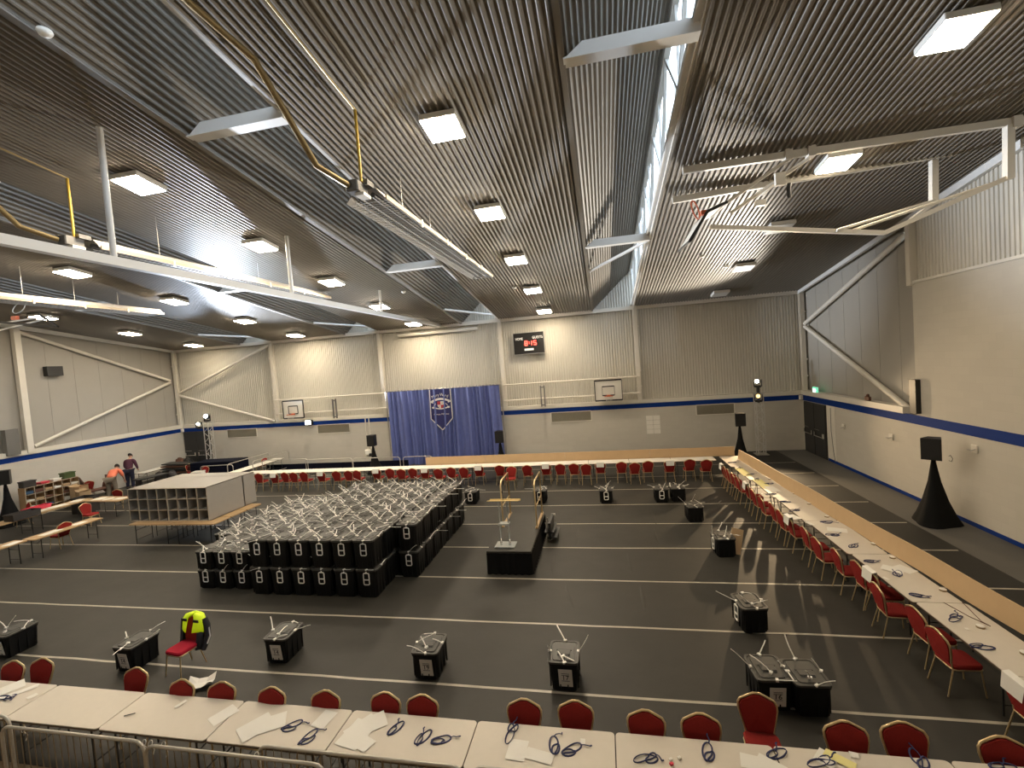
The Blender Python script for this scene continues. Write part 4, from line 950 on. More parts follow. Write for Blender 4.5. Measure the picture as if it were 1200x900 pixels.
p = onX(1112, 538, 9.25); tag(MB().tube([(0, 0, .08), (.0, -.06, .12), (0, -.14, .04), (0, -.1, -.05), (0, 0, -.04)], .008, 5).build('speaker_cable', 'leg_black', None, p), 'thin black cable loop hanging from the right wall loudspeaker', 'cable')
speaker(6.28, 23.2, 2.38, .62, .46, .0, 'black loudspeaker left of the right lighting tower', 'black draped speaker stand left of the right lighting tower', .5)
speaker(-5.55, 23.2, 2.05, .62, .46, .1, 'black loudspeaker at the right edge of the blue curtain', 'black draped speaker stand at the right edge of the blue curtain', .5)
speaker(-12.9, 23.2, 2.15, .62, .46, -.1, 'black loudspeaker left of the blue curtain', 'black draped speaker stand left of the blue curtain', .55)
speaker(-26.45, 15.15, 2.50, .62, .5, .7, 'black loudspeaker at the left edge by the shelves', 'dark maroon-black draped speaker stand at the left edge', .55)

# ------------------------------------------------------------------ lighting towers
def tower(x, y, h, label):
    t = thing('lighting_tower', label, 'lighting tower', (x, y, 0), 0, 'lighting towers'); a = .17
    for sx in (-1, 1):
        for sy_ in (-1, 1): MB().tube([(sx*a, sy_*a, .04), (sx*a, sy_*a, h)], .025, 8).build('chord', 'truss_silver', t)
    mb = MB(); z = .1; k = 0
    while z < h-.35:
        for sx, sy_, dx, dy in ((-1, -1, 1, 0), (-1, 1, 1, 0), (-1, -1, 0, 1), (1, -1, 0, 1)):
            p0 = V((sx*a, sy_*a, z)); p1 = V((sx*a+dx*2*a, sy_*a+dy*2*a, z+.32))
            if k % 2: p0.z, p1.z = p1.z, p0.z
            mb.tube([p0, p1], .011, 5)
        z += .32; k += 1
    mb.build('lacing', 'truss_silver', t)
    MB().box((0, 0, .02), (.6, .6, .04), bev=.01).build('base_plate', 'steel', t); MB().box((0, 0, h+.02), (.42, .42, .04), bev=.01).build('top_plate', 'steel', t)
    return t
TL = (-24.75, 24.25); TR = (7.65, 24.75)
tl_ = tower(*TL, 3.3, 'silver truss lighting tower in front of the left black doors'); tr_ = tower(*TR, 3.1, 'silver truss lighting tower in the right far corner')
def head(x, y, z, m, label, pitch=.5, rz=0, r=.12):
    t = thing('moving_head_light', label, 'stage light', (x, y, z), rz, 'stage lights on the towers')
    MB().box((0, 0, .05), (.3, .26, .1), bev=.02).build('base', 'leg_black', t)
    mb = MB(); mb.box((-.17, 0, .22), (.03, .1, .34)); mb.box((.17, 0, .22), (.03, .1, .34)); mb.build('yoke', 'leg_black', t)
    R = Matrix.Rotation(pitch, 3, 'X'); mb = MB(); pts = [(0, .16, 0), (0, .05, 0), (0, -.16, 0)]
    mb.tube([R @ V(q)+V((0, 0, .3)) for q in pts], [.1, r, r], 14); mb.build('lamp_head', 'leg_black', t)
    mb = MB(); q = R @ V((0, -.166, 0))+V((0, 0, .3)); n = R @ V((0, -1, 0)); u = R @ V((0, 0, 1))
    mb.add([q+V((1, 0, 0))*math.cos(a)*r*.72+u*math.sin(a)*r*.72 for a in [2*PI*k/16 for k in range(16)]], [tuple(range(16))]); mb.build('lens', m, t)
    return t
head(TL[0], TL[1], 3.34, 'spot_cool', 'bright white stage light on top of the left lighting tower', -.35, .35, .15)
head(TL[0]-.55, TL[1]-.1, 2.95, 'flood_soft', 'pale lit lamp clamped on the side arm of the left tower', .1, .5)
head(TR[0], TR[1], 3.42, 'flood_soft', 'white stage light at the top of the right lighting tower', -.1, -.5)
head(TR[0]-.1, TR[1]-.32, 2.72, 'spot_warm', 'glaring amber stage light on the front of the right lighting tower', -.05, -.35, .13)
MB().tube([(-.75, -.02, 2.93), (.2, -.02, 2.93)], .03).build('lamp_arm', 'leg_black', tl_)
MB().tube([(-.1, -.38, 2.7), (-.1, -.12, 2.7)], .03).build('lamp_arm', 'leg_black', tr_)
MB().tube([(0, 0, 3.1), (0, 0, 3.42)], .08).build('lamp_mount', 'leg_black', tr_)
# ------------------------------------------------------------------ pigeonhole units on tables
px0, px1, py0 = -17.55, -14.08, 13.45
def pigeon(x, y, w, d, h, z0, nx, nz, label, m='pigeon_grey', edge='pigeon_edge', rz=0, shear=0, grp='pigeonhole units'):
    t = thing('pigeonhole_unit', label, 'shelf unit', (x, y, z0), rz, grp); th = .022
    mb = MB(); mb.box((w/2, d-.01, h/2), (w, .02, h)); mb.box((th/2, d/2, h/2), (th, d, h)); mb.box((w-th/2, d/2, h/2), (th, d, h)); mb.box((w/2, d/2, h-th/2), (w, d, th)); mb.box((w/2, d/2, th/2), (w, d, th)); mb.build('carcass', m, t)
    for i in range(1, nx): MB().box((w*i/nx, d/2, h/2), (.016, d-.04, h-.05)).build('divider', m, t)
    for j in range(1, nz): MB().box((w/2, d/2, h*j/nz), (w-.05, d-.04, .016)).build('shelf', m, t)
    mb = MB()
    for i in range(nx+1): mb.box((min(max(w*i/nx, .012), w-.012), -.004, h/2), (.024, .01, h))
    for j in range(nz+1): mb.box((w/2, -.005, min(max(h*j/nz, .012), h-.012)), (w, .01, .024))
    mb.build('front_edging', edge, t); return t
HP = 1.22; hw = (px1-px0)/2
pigeon(px0, py0, hw-.003, 1.65, HP, .755, 4, 3, 'grey pigeonhole unit on tables, left half facing the camera')
pigeon(px0+hw+.003, py0, hw-.003, 1.65, HP, .755, 4, 3, 'grey pigeonhole unit on tables, right half facing the camera')
pigeon(px0+hw, py0+2.25, hw-.003, .59, HP, .755, 4, 3, 'grey pigeonhole unit turned away, behind the left half', rz=PI)
pigeon(px1, py0+2.25, hw-.003, .59, HP, .755, 4, 3, 'grey pigeonhole unit turned away, behind the right half', rz=PI)
for i, (x, y, w, d, r) in enumerate([(-16.45, 13.5, 1.83, .76, 0), (-14.6, 13.5, 1.83, .76, 0), (-16.45, 14.27, 1.83, .76, 0), (-14.6, 14.27, 1.83, .76, 0), (-16.45, 15.04, 1.83, .76, 0), (-14.6, 15.04, 1.83, .76, 0)]):
    table(x+.07, y+.02, w, d, r, 'wooden-topped folding table under the grey pigeonholes, %s row, %s half' % (['front', 'middle', 'back'][i//2], ['left', 'right'][i % 2]), 'tables under the pigeonholes', 'wood_top', .75)

# ------------------------------------------------------------------ left working area
table(-19.8, 12.85, 2.2, .62, PI/2, 'long wooden folding table at left with white papers, far one of two', 'near-left wooden tables', 'wood_top')
table(-20.05, 10.62, 2.2, .62, PI/2, 'long wooden folding table at left, cut by the picture edge', 'near-left wooden tables', 'wood_top')
table(-23.85, 13.3, 2.2, .76, PI/2, 'wooden folding table at left carrying a black crate', 'rear-left wooden tables', 'wood_top')
table(-24.1, 15.55, 2.2, .76, PI/2, 'wooden folding table at left covered with long papers', 'rear-left wooden tables', 'wood_top')
table(-22.6, 16.5, 2.0, .76, -.05, 'wooden folding table end-on to the pigeonholes with a heap of papers', 'rear-left wooden tables', 'wood_top')
table(-27.2, 22.7, 2.2, .76, PI/2, 'folding table by the left wall spread with white papers', None, 'table_white')
pg = pigeon(-26.95, 16.1, 2.25, .42, 1.42, 0, 6, 4, 'brown plywood shelf unit full of papers against the left wall', 'plywood_shelf', 'pigeon_edge', PI/2, grp=None)
pg['category'] = 'shelf unit'
k = 0; rn = random.Random(3)
for i in range(6):
    for j in range(4):
        if rn.random() < .85:
            hh = rn.uniform(.05, .17); m = rn.choice(['paper', 'paper', 'cardboard', 'red_plastic', 'paper_label', 'blue_plastic']) if rn.random() < .8 else 'paper'
            if m == 'red_plastic': m = 'trolley_brown'
            col_ = {'paper': 'white', 'paper_label': 'cream', 'cardboard': 'brown', 'trolley_brown': 'dark brown', 'blue_plastic': 'dark blue'}[m]
            tag(MB().box((0, 0, hh/2), (.34, .29, hh), Matrix.Rotation(rn.uniform(-.05, .05), 3, 'Z')).build('paper_stack', m, None, (-27.12, 16.1+2.25*(i+.5)/6, .03+1.42*j/4+.005)), '%s paper stack in the plywood shelves, %s compartment from the left, %s shelf' % (col_, ORD[i+1], ['bottom', 'second', 'third', 'top'][j]), 'papers', 'papers in the plywood shelves')
for (y, w, h, m, lab) in ((17.0, .5, .3, 'rubble_dark', 'dark grey crate on the left end of the plywood shelves'), (18.65, .5, .3, 'green_crate', 'dark green crate on the right end of the plywood shelves'), (18.1, .35, .12, 'paper', 'white paper pile on the plywood shelves'), (17.6, .35, .1, 'red_plastic', 'red folder pile on the plywood shelves')):
    mb = MB(); mb.box((0, 0, h/2), (.35, w, h), bev=.02); mb.box((0, 0, h*.9), (.38, w+.03, h*.15)); tag(mb.build('storage_crate' if h == .3 else 'paper_pile', m, None, (-27.15, y-.65, 1.425)), lab, 'crate' if h == .3 else 'papers')
# crate on the table, red tray
def crate(x, y, z, w, d, h, m, name, label, cat='crate', rz=0, group=None):
    t = MB(); 
    for a in ((0, -d/2, w, .02), (0, d/2, w, .02), (-w/2, 0, .02, d), (w/2, 0, .02, d)): t.box((a[0], a[1], h/2), (a[2], a[3], h))
    t.box((0, 0, .01), (w, d, .02)); t.box((0, -d/2-.012, h-.03), (w+.05, .03, .04)); t.box((0, d/2+.012, h-.03), (w+.05, .03, .04))
    return tag(t.build(name, m, None, (x, y, z), rz), label, cat, group)
c = onZ(27, 607, .74); crate(c.x, c.y, .745, .5, .9, .26, 'rubble_dark', 'storage_crate', 'black crate with papers on the left wooden table')
sheet(28, 606, .78, .3, .3, .3, 'white papers sticking out of the black crate', group=None)
c = onZ(55, 578, .9); c = onZ(43, 596, .8); crate(c.x, c.y, .745, .3, .9, .16, 'red_plastic', 'red_tray', 'bright red plastic tray on the edge of the left wooden tables', 'tray', .1)
crate(-24.6, 16.9, 0, .8, .6, .75, 'rubble_dark', 'storage_chest', 'black trunk behind the left wooden tables, in front of the shelves', 'trunk', .1)
def sheetw(x, y, z, w, d, rz, label, m, group):
    mb = MB(); mb.box((0, 0, .002), (w, d, .003)); mb.box((w*.1, d*.08, .006), (w*.9, d*.9, .003), Matrix.Rotation(.12, 3, 'Z'))
    return tag(mb.build('paper_sheet', m, None, (x, y, z), rz), label, 'paper', group)
for i, (x, y, w, d, rz) in enumerate([(-20.05, 10.15, .45, .55, .4), (-19.98, 10.75, .4, .4, 1.0), (-19.95, 11.4, .3, .42, .2), (-19.8, 12.4, .3, .62, .1), (-19.8, 13.3, .3, .4, .15)]):
    sheetw(x, y, .742, w, d, rz, 'white papers on the near-left wooden table, %s from the camera end' % ORD[i+1], 'paper', 'papers on the near-left table')
for i, (x, y, w, d, rz) in enumerate([(-23.9, 13.9, .3, .6, .1), (-24.1, 14.8, .35, .7, .2), (-24.15, 15.5, .45, .6, -.2), (-24.1, 16.2, .4, .5, .5), (-23.2, 16.5, .5, .4, .3), (-22.6, 16.45, .4, .3, .9), (-22.0, 16.5, .45, .3, .2)]):
    sheetw(x, y, .742+.008*(i == 3), w, d, rz, '%s paper sheets on the rear-left wooden tables, %s from the camera end' % ('cream' if i % 2 else 'pale yellow', ORD[i+1]), 'paper_label' if i % 2 else 'paper', 'papers on the rear-left tables')
for i in range(5):
    sheetw(-27.2+.1*(i % 2), 21.85+.42*i, .742, .4, .34, i*.7, 'white paper on the table by the left wall, %s from the camera end' % ORD[i+1], 'paper', 'papers on the left wall table')
# chairs in the left area
p = onZ(18, 590, .93); chair(p.x+.6, p.y-.2, PI*.9, 'red chair facing the left wooden tables, beside the black crate', None)
p = onZ(102, 610, 0); chair(-21.9, 15.2, -PI*.5, 'red chair seen side-on between the left wooden tables', None)
p = onZ(137, 573, .95); chair(p.x, p.y+.2, .25, 'red chair with white-edged round back beside the bending person', None)
p = onZ(236, 548, .93); chair(p.x, p.y, PI, 'red chair in front of the low navy drape at back left', None)
p = onZ(172, 543, .93); chair(-24.75, 22.75, -2.2, 'red chair amid the dark clutter by the left back corner', None)
p = onZ(110, 562, .93); chair(p.x-.2, p.y-.2, 1.2, 'dark red chair tipped against the trolley left of the bending person', None)
for i, (x, y, rz) in enumerate([(-20.15, 12.9, 1.5)]): chair(x, y, rz, 'chair with dark seat tucked under the long near-left table', None)
# cardboard boxes, trolley, clutter
def carton(x, y, w, d, h, m, name, label, cat='box', rz=0, z=0):
    mb = MB(); mb.box((0, 0, h/2), (w, d, h)); mb.box((-w*.55, 0, h+.03), (w*.28, d*.95, .01), Matrix.Rotation(.5, 3, 'Y')); mb.box((w*.55, 0, h+.03), (w*.28, d*.95, .01), Matrix.Rotation(-.5, 3, 'Y'))
    return tag(mb.build(name, m, None, (x, y, z), rz), label, cat)
carton(-26.5, 18.0, .5, .5, 1.0, 'cardboard', 'cardboard_box', 'tan cardboard box right of the plywood shelves', rz=.2)
carton(-25.9, 17.75, .5, .45, .8, 'cardboard', 'cardboard_box', 'tan cardboard box nearest the bending person', rz=-.3)
carton(-18.6, 15.4, .45, .4, .35, 'paper_label', 'waste_bag', 'crumpled pale waste bag under the table left of the pigeonholes', 'bag', .4)
carton(-19.2, 15.9, .5, .4, .22, 'cardboard', 'cardboard_box', 'flattened brown box on the floor left of the pigeonholes', rz=.3)
def blob(x, y, z, r, m, name, label, cat, sx=1, sy_=1, sz=1, seed=0):
    rnd = random.Random(seed); mb = MB(); n, k = 14, 9; vs = []
    for i in range(k+1):
        a = PI*i/k
        for j in range(n):
            b = 2*PI*j/n; rr = r*(1+.14*math.sin(3*b+seed+i)+.08*rnd.uniform(-1, 1)); vs.append((rr*math.sin(a)*math.cos(b)*sx, rr*math.sin(a)*math.sin(b)*sy_, max(0, r*sz+rr*math.cos(a)*sz)))
    mb.add(vs, [(i*n+j, i*n+(j+1) % n, (i+1)*n+(j+1) % n, (i+1)*n+j) for i in range(k) for j in range(n)], True)
    return tag(mb.build(name, m, None, (x, y, z)), label, cat)
t = thing('trolley', 'brown wooden trolley with tilted sides beside the bending person', 'trolley', (-27.1, 19.3, 0), 1.4)
MB().box((0, 0, .45), (1.3, .7, .06)).build('deck', 'trolley_brown', t); MB().box((-.7, 0, .9), (.05, .7, 1.0), Matrix.Rotation(-.45, 3, 'Y')).build('side_board', 'trolley_brown', t); MB().box((.6, .1, .75), (.05, .7, .7)).build('side_board', 'trolley_brown', t)
for sx in (-1, 1):
    for sy_ in (-1, 1): MB().tube([(sx*.5, sy_*.3-.02, .08), (sx*.5, sy_*.3+.02, .08)], .08, 12).build('wheel', 'leg_black', t)
MB().tube([(-.5, -.3, .1), (-.5, -.3, .45), (.5, -.3, .45), (.5, -.3, .1)], .02).build('wheel_frame', 'leg_black', t)
blob(-27.3, 20.0, .0, .42, 'trolley_brown', 'coat_pile', 'brown coats heaped behind the bending person by the wall', 'coats', .7, .6, 1.1, 4)
# clutter heap by the back left corner
t = thing('folded_table_stack', 'stack of dark folded tables piled in front of the left black doors', 'table stack', (-25.75, 22.95, 0), .15)
for k in range(6): MB().box((.05*k-.1, .02*k, .35+.12*k), (2.2, .75, .05), Matrix.Rotation(.03*(k-3), 3, 'Y')).build('folded_table', ['rubble_dark', 'trolley_brown', 'leg_black'][k % 3], t)
MB().box((0, 0, .16), (1.8, .7, .3)).build('dolly', 'leg_black', t)
blob(-26.2, 22.0, 0, .34, 'rubble_dark', 'black_bag', 'black bag heap in front of the folded tables by the doors', 'bag', .9, .7, 1.0, 2)
blob(-25.2, 21.9, 0, .42, 'rubble_dark', 'black_bag', 'black bag nearest the pigeonholes in the back left corner', 'bag', .8, .6, .9, 5)
blob(-27.5, 24.6, 0, .45, 'trolley_brown', 'cloth_heap', 'brown heap of cloths beside the left black doors', 'cloth', .8, .7, 1.1, 8)
blob(-26.5, 24.2, 0, .4, 'leg_black', 'black_bag', 'small black bag right of the brown cloth heap', 'bag', 1.0, .7, 1.3, 9)
tag(MB().box((0, 0, .68), (1.5, .7, .06)).box((-.6, 0, .33), (.06, .6, .66)).box((.6, 0, .33), (.06, .6, .66)).build('black_desk', 'leg_black', None, (-25.5, 20.9, 0), 1.3), 'low black desk beside the standing person in maroon', 'desk')
# low navy drape stage and side tables with barriers
tag(MB().box((0, 0, .55), (2.9, .06, 1.1)).box((0, .6, .55), (2.8, 1.1, 1.08)).build('draped_platform', 'navy_cloth', None, (-22.75, 22.35, 0), .08), 'low platform draped in navy black cloth in front of the left tower', 'stage')
q1, q2 = onZ(262, 551, .74), onZ(316, 532, .74)
for i in range(3):
    table(-20.2, 21.6+1.25*i, 1.24, .76, PI/2, 'folding table in the short side row behind the pigeonholes, %s from the far row' % ORD[i+1], 'short side row of tables', 'table_white')
barrier(0, 3.2, 0, 0, 'silver barrier along the left side of the short side row of tables', False, 'barriers at the side row', 1.15).location = (-20.75, 21.3, 0)
for o in [o for o in bpy.data.objects if o.get('group') == 'barriers at the side row']: o.rotation_euler.z = PI/2
b2 = barrier(0, 3.0, 0, 0, 'silver barrier along the right side of the short side row of tables', False, 'barriers at the side row', 1.15); b2.location = (-19.65, 21.9, 0); b2.rotation_euler.z = PI/2
b3 = barrier(0, 2.0, 0, 0, 'small silver barrier joining the side row to the back wall', False, 'barriers at the side row', 1.0); b3.location = (-23.0, 21.75, 0); b3.rotation_euler.z = .1
p = onZ(290, 534, .9); chair(-20.95, 24.0, PI/2, 'red chair at the far end of the short side row of tables', None)
crate(-22.6, 21.2, .0, .5, .4, .85, 'plastic_white', 'white_tray', 'small white crates standing in front of the navy platform', 'crate', .3)

# ------------------------------------------------------------------ items on tables
def lanyard(px, py, rz, s, label, group, z=.742):
    p = onZ(px, py, z); rnd = random.Random(int(px*7+py)); mb = MB()
    n = 40; a0 = rnd.uniform(0, 6)
    pts = []
    for k in range(n):
        a = 4*PI*k/n; r = s*(.075+.03*math.sin(a/2+a0)+.022*math.sin(1.5*a+a0*2)); pts.append((r*math.cos(a)*1.3+.03*s*math.sin(a/2), r*math.sin(a)*.6+.02*math.cos(a/2), .008+.006*math.sin(2.5*a)))
    mb.tube(pts, .011, 5, True, flat=.5)
    q = V(pts[0]); pts2 = [q]; d = rnd.uniform(-.6, .6)
    for k in range(3): d += rnd.uniform(-.6, .6); q = q+V((math.cos(d), math.sin(d), 0))*.035*s; q.z = .016; pts2.append(q.copy())
    mb.tube(pts2, .0085, 5, flat=.45); mb.box(q+V((.01, 0, 0)), (.03, .015, .008))
    tag(mb.build('lanyard', 'lanyard_navy', None, p, rz), label, 'lanyard', group)
NL = [(8, 818, .2), (340, 852, .5), (360, 866, 1.0), (462, 855, 1.2), (494, 866, 1.3), (515, 868, .3), (600, 857, 1.4), (668, 880, .5), (650, 876, 1.6), (760, 889, .4), (830, 884, 1.2), (908, 884, .6), (965, 893, .3), (1078, 892, 1.2), (1172, 899, .2)]
for i, (x, y, r) in enumerate(NL): lanyard(x, y, r, 1.05, 'coiled navy lanyard lying on the front tables, %s from the left' % ORD[i+1], 'lanyards on the front tables')
RL = [(859, 542, .2), (867, 549, 1), (880, 556, .4), (887, 562, 1.2), (900, 567, .2), (905, 579, .3), (919, 588, 0), (932, 598, .5), (968, 612, -.2), (977, 627, .0), (1000, 640, .8), (1020, 658, .1), (1052, 673, 1.2), (1075, 698, -.3), (1120, 724, .6), (1148, 758, .1)]
for i, (x, y, r) in enumerate(RL): lanyard(x, y, r, 1.15, 'coiled navy lanyard on the right-hand tables, %s from the far end' % ORD[i+1], 'lanyards on the right-hand tables')
NP = [(8, 808, .3, .42, .5), (20, 812, .12, .5, .7), (38, 816, .1, .12, .3), (212, 825, .06, .16, .3), (262, 838, .24, .34, .45), (300, 852, .34, .42, .6), (316, 848, .3, .42, 1.0), (380, 843, .22, .3, .15), (418, 860, .35, .45, .2), (425, 853, .3, .42, .6), (435, 848, .3, .4, .9), (425, 870, .3, .2, .4), (606, 879, .24, .3, .05), (632, 886, .35, .16, .2), (683, 869, .06, .08, 0), (880, 893, .22, .2, .2), (968, 889, .2, .22, .7), (1001, 885, .09, .08, .2), (903, 898, .3, .2, .6)]
for i, (x, y, w, d, r) in enumerate(NP): sheet(x, y, .744+.001*(i % 4), w, d, -r, 'white paper %s on the front tables, %s from the left' % ('slip' if w*d < .03 else 'sheet', ORD[i+1]), group='papers on the front tables')
sheet(984, 890, .75, .12, .3, .9, 'yellow envelope on the front tables beside the white papers', 'yellow_paper', None, 'envelope')
RPp = [(893, 567, .3, 1.1, .0, 'yellow_paper'), (905, 573, .3, .6, .1, 'paper'), (930, 606, .25, .35, .3, 'paper'), (948, 613, .1, .3, .2, 'paper'), (981, 621, .28, .42, 1.2, 'paper'), (1046, 667, .26, .36, .9, 'paper'), (1060, 667, .26, .34, .5, 'paper'), (1038, 678, .08, .12, .4, 'paper'), (1133, 737, .05, .05, 0, 'paper'), (871, 553, .3, 1.2, 0, 'yellow_paper')]
for i, (x, y, w, d, r, m) in enumerate(RPp): sheet(x, y, .746+.001*(i % 3), w, d, r, '%s paper on the right-hand tables, %s' % ('yellow' if m != 'paper' else 'white', ['fifth yellow-end piece from the back', 'beside the far yellow sheets', 'near the third chair paper', 'small slip by the boards', 'beside the middle lanyard', 'under the looped lanyard left', 'under the looped lanyard right', 'small slip at the table edge', 'tiny nearest piece', 'farthest yellow sheet'][i]), m, 'papers on the right-hand tables')
RT_ = [(884, 548), (891, 553), (902, 561), (917, 569), (931, 578), (948, 590), (969, 605), (1024, 637), (1046, 653), (1105, 691), (1149, 734), (1201, 765)]
for i, (x, y) in enumerate(RT_):
    p = onZ(x, y, .76); mb = MB(); mb.lathe([(.035, 0), (.055, 0), (.055, .028), (.035, .028), (.035, 0)], (0, 0, 0), 16)
    t = mb.build('tape_roll', 'tape_roll', None, (p.x, p.y, .742)); tag(t, 'small roll of brown tape by the tan board, %s from the far end' % ORD[i+1], 'tape roll', 'tape rolls on the right-hand tables')
    MB().lathe([(.036, .0285), (.055, .0285), (.055, .031), (.036, .031)], (0, 0, 0), 16).build('paper_rim', 'paper', t)
p = onZ(1115, 720, .745)
tag(MB().tube([V(onZ(1106, 706, .746))-p, V(onZ(1135, 722, .746))-p, V(onZ(1161, 734, .746))-p, V(onZ(1150, 728, .746))-p, V(onZ(1128, 706, .746))-p], .006, 5).build('pen_cord', 'trolley_brown', None, p), 'thin dark cord looped on the nearest right-hand table', 'cord')
for i, (x, y, m, lab) in enumerate([(786, 891, 'paper', 'small white rubber nearest box 16 on the front tables'), (796, 889, 'paper', 'small white rubber right of the other one on the front tables'), (787, 896, 'red_plastic', 'tiny red clip below the white rubbers'), (152, 838, 'ink', 'short dark pencil on the bare front table at left')]):
    p = onZ(x, y, .745); tag(MB().box((0, 0, .012), (.04, .03, .024) if i != 3 else (.14, .01, .01), Matrix.Rotation(.5, 3, 'Z')).build(['rubber', 'rubber', 'clip', 'pencil'][i], m, None, (p.x, p.y, .742)), lab, 'stationery')
# far table papers
for i in range(34):
    x = -18.9+23.4*(i+.5)/34; r = random.Random(i)
    mb = MB(); mb.box((0, 0, .004), (r.uniform(.2, .6), r.uniform(.2, .4), .006), Matrix.Rotation(r.uniform(-.5, .5), 3, 'Z'))
    tag(mb.build('paper_sheet', 'paper', None, (x+r.uniform(-.2, .2), 20.98+r.uniform(-.12, .12), .742)), 'white paper lying on the far tables, %s from the left' % ORD[i+1], 'paper', 'papers on the far tables')

# ------------------------------------------------------------------ people
def skin_mesh(name, joints, edges, m, parent=None, sub=2, root=0, loc=None, rz=0):
    me = bpy.data.meshes.new(name); me.from_pydata([j[0] for j in joints], edges, []); me.materials.append(MAT[m])
    o = bpy.data.objects.new(name, me); col.objects.link(o)
    s = o.modifiers.new('skin', 'SKIN'); s.use_smooth_shade = True
    for i, j in enumerate(joints):
        r = j[1] if isinstance(j[1], tuple) else (j[1], j[1]); me.skin_vertices[0].data[i].radius = r
    me.skin_vertices[0].data[root].use_root = True
    u = o.modifiers.new('sub', 'SUBSURF'); u.levels = sub; u.render_levels = sub
    if parent is not None: o.parent = parent
    if loc is not None: o.location = loc; o.rotation_euler.z = rz
    return o
def hand(J, E, wr, d, side):
    wr = V(wr); d = V(d).normalized(); sd = d.cross(V((0, 0, 1)));
    if sd.length < .1: sd = V((0, 1, 0))
    sd.normalize(); n0 = len(J); J.append((tuple(wr+d*.05), (.032, .018))); E.append((wr_i[0], n0))
    dn = V((0, 0, -.25))
    for k, (o, L) in enumerate(((-.03, .065), (-.01, .075), (.01, .07), (.03, .055))):
        b = len(J); base = wr+d*.085+sd*o; J.append((tuple(base), .010)); E.append((n0, b))
        J.append((tuple(base+d*L*.6+dn*.03), .009)); E.append((b, b+1)); J.append((tuple(base+d*L+dn*.10), .008)); E.append((b+1, b+2))
    b = len(J); J.append((tuple(wr+d*.04+sd*side*.04), .011)); E.append((n0, b)); J.append((tuple(wr+d*.08+sd*side*.06), .009)); E.append((b, b+1))
wr_i = [0]
def person(label, loc, rz, sc_, pose, cl):
    # pose: dict of joint positions in metres for a 1.75 m figure facing +Y
    P = pose; J = []; E = []
    def A(n, r, par=None):
        J.append((P[n], r)); i = len(J)-1
        if par is not None: E.append((par, i))
        return i
    pel = A('pelvis', (.13, .10)); bel = A('belly', (.13, .10), pel); che = A('chest', (.15, .11), bel); nk0 = A('neck0', .07, che); nk = A('neck', .052, nk0)
    ch_ = A('chin', (.06, .065), nk); hd = A('head', (.080, .095), ch_); A('crown', (.062, .075), hd)
    for s in ('l', 'r'):
        sh_ = A('sho'+s, .062, nk0); el = A('elb'+s, .043, sh_); wr = A('wri'+s, .028, el); wr_i[0] = wr
        dd = V(P['wri'+s])-V(P['elb'+s]); hand(J, E, P['wri'+s], dd, 1 if s == 'l' else -1)
        hp = A('hip'+s, .095, pel); kn = A('kne'+s, .062, hp); an = A('ank'+s, .042, kn); A('toe'+s, (.045, .03), an)
    b = skin_mesh('person', J, E, 'skin', None, 1, 0, loc, rz); b.scale = (sc_,)*3; tag(b, label, 'person')
    def wear(name, ids, m, grow):
        JJ = []; EE = []; mp = {}
        for a, c in ids:
            for q in (a, c):
                if q not in mp: mp[q] = len(JJ); r = grow[q]; JJ.append((P[q], r))
            EE.append((mp[a], mp[c]))
        return skin_mesh(name, JJ, EE, m, b, 2)
    gt = dict(pelvis=(.165, .13), belly=(.165, .13), chest=(.185, .14), neck0=.085, shol=.085, shor=.085, elbl=.065, elbr=.065, wril=.045, wrir=.045)
    wear('shirt', [('pelvis', 'belly'), ('belly', 'chest'), ('chest', 'neck0'), ('neck0', 'shol'), ('neck0', 'shor'), ('shol', 'elbl'), ('shor', 'elbr')]+([('elbl', 'wril'), ('elbr', 'wrir')] if cl.get('long') else []), cl['top'], gt)
    gl = dict(pelvis=(.175, .14), hipl=.125, hipr=.125, knel=.09, kner=.09, ankl=.065, ankr=.065)
    wear('trousers', [('pelvis', 'hipl'), ('pelvis', 'hipr'), ('hipl', 'knel'), ('knel', 'ankl'), ('hipr', 'kner'), ('kner', 'ankr')], cl['leg'], gl)
    h = V(P['head']); cr = V(P['crown']); up = (cr-h).normalized(); f = V(P['face']).normalized(); sdv = f.cross(up).normalized()
    hm = MB(); n = 14
    vs = []
    for i in range(8):
        a = PI*.62*i/7
        for k in range(n):
            bb = 2*PI*k/n; q = up*math.cos(a)*.118+(sdv*math.cos(bb)*.098+f*math.sin(bb)*.112)*math.sin(a)
            if q.dot(f) > .03 and q.dot(up) < .05: q = q*.82
            vs.append(h+up*.015+q)
    hm.add(vs, [(i*n+k, i*n+(k+1) % n, (i+1)*n+(k+1) % n, (i+1)*n+k) for i in range(7) for k in range(n)], True); hm.build('hair', 'hair_dark', b)
    fm = MB(); c = h-up*.02
    fm.tube([c+f*.095+up*.03, c+f*.118-up*.015], [.008, .014], 6)
    fm.build('nose', 'skin', b)
    fm = MB()
    for s in (-1, 1): fm.tube([c+f*.092+sdv*s*.033+up*.03-sdv*.012, c+f*.095+sdv*s*.033+up*.03+sdv*.012], .006, 6)
    fm.build('eyes', 'hair_dark', b); MB().tube([c+f*.095-up*.045-sdv*.02, c+f*.095-up*.045+sdv*.02], .005, 5).build('mouth', 'red_fabric', b)
    fm = MB()
    for s in (-1, 1): fm.tube([c+sdv*s*.085+up*.025, c+sdv*s*.098+up*.0, c+sdv*s*.085-up*.025], .01, 6)
    fm.build('ears', 'skin', b)
    for s in ('l', 'r'): 
        a = V(P['ank'+s]); tt = V(P['toe'+s]); MB().tube([a+V((0, -.04, -.05)), a*.5+tt*.5+V((0, 0, -.02)), tt+V((0, .03, -.005))], [.045, .048, .035], 10).build('shoe', 'leg_black', b)
    return b
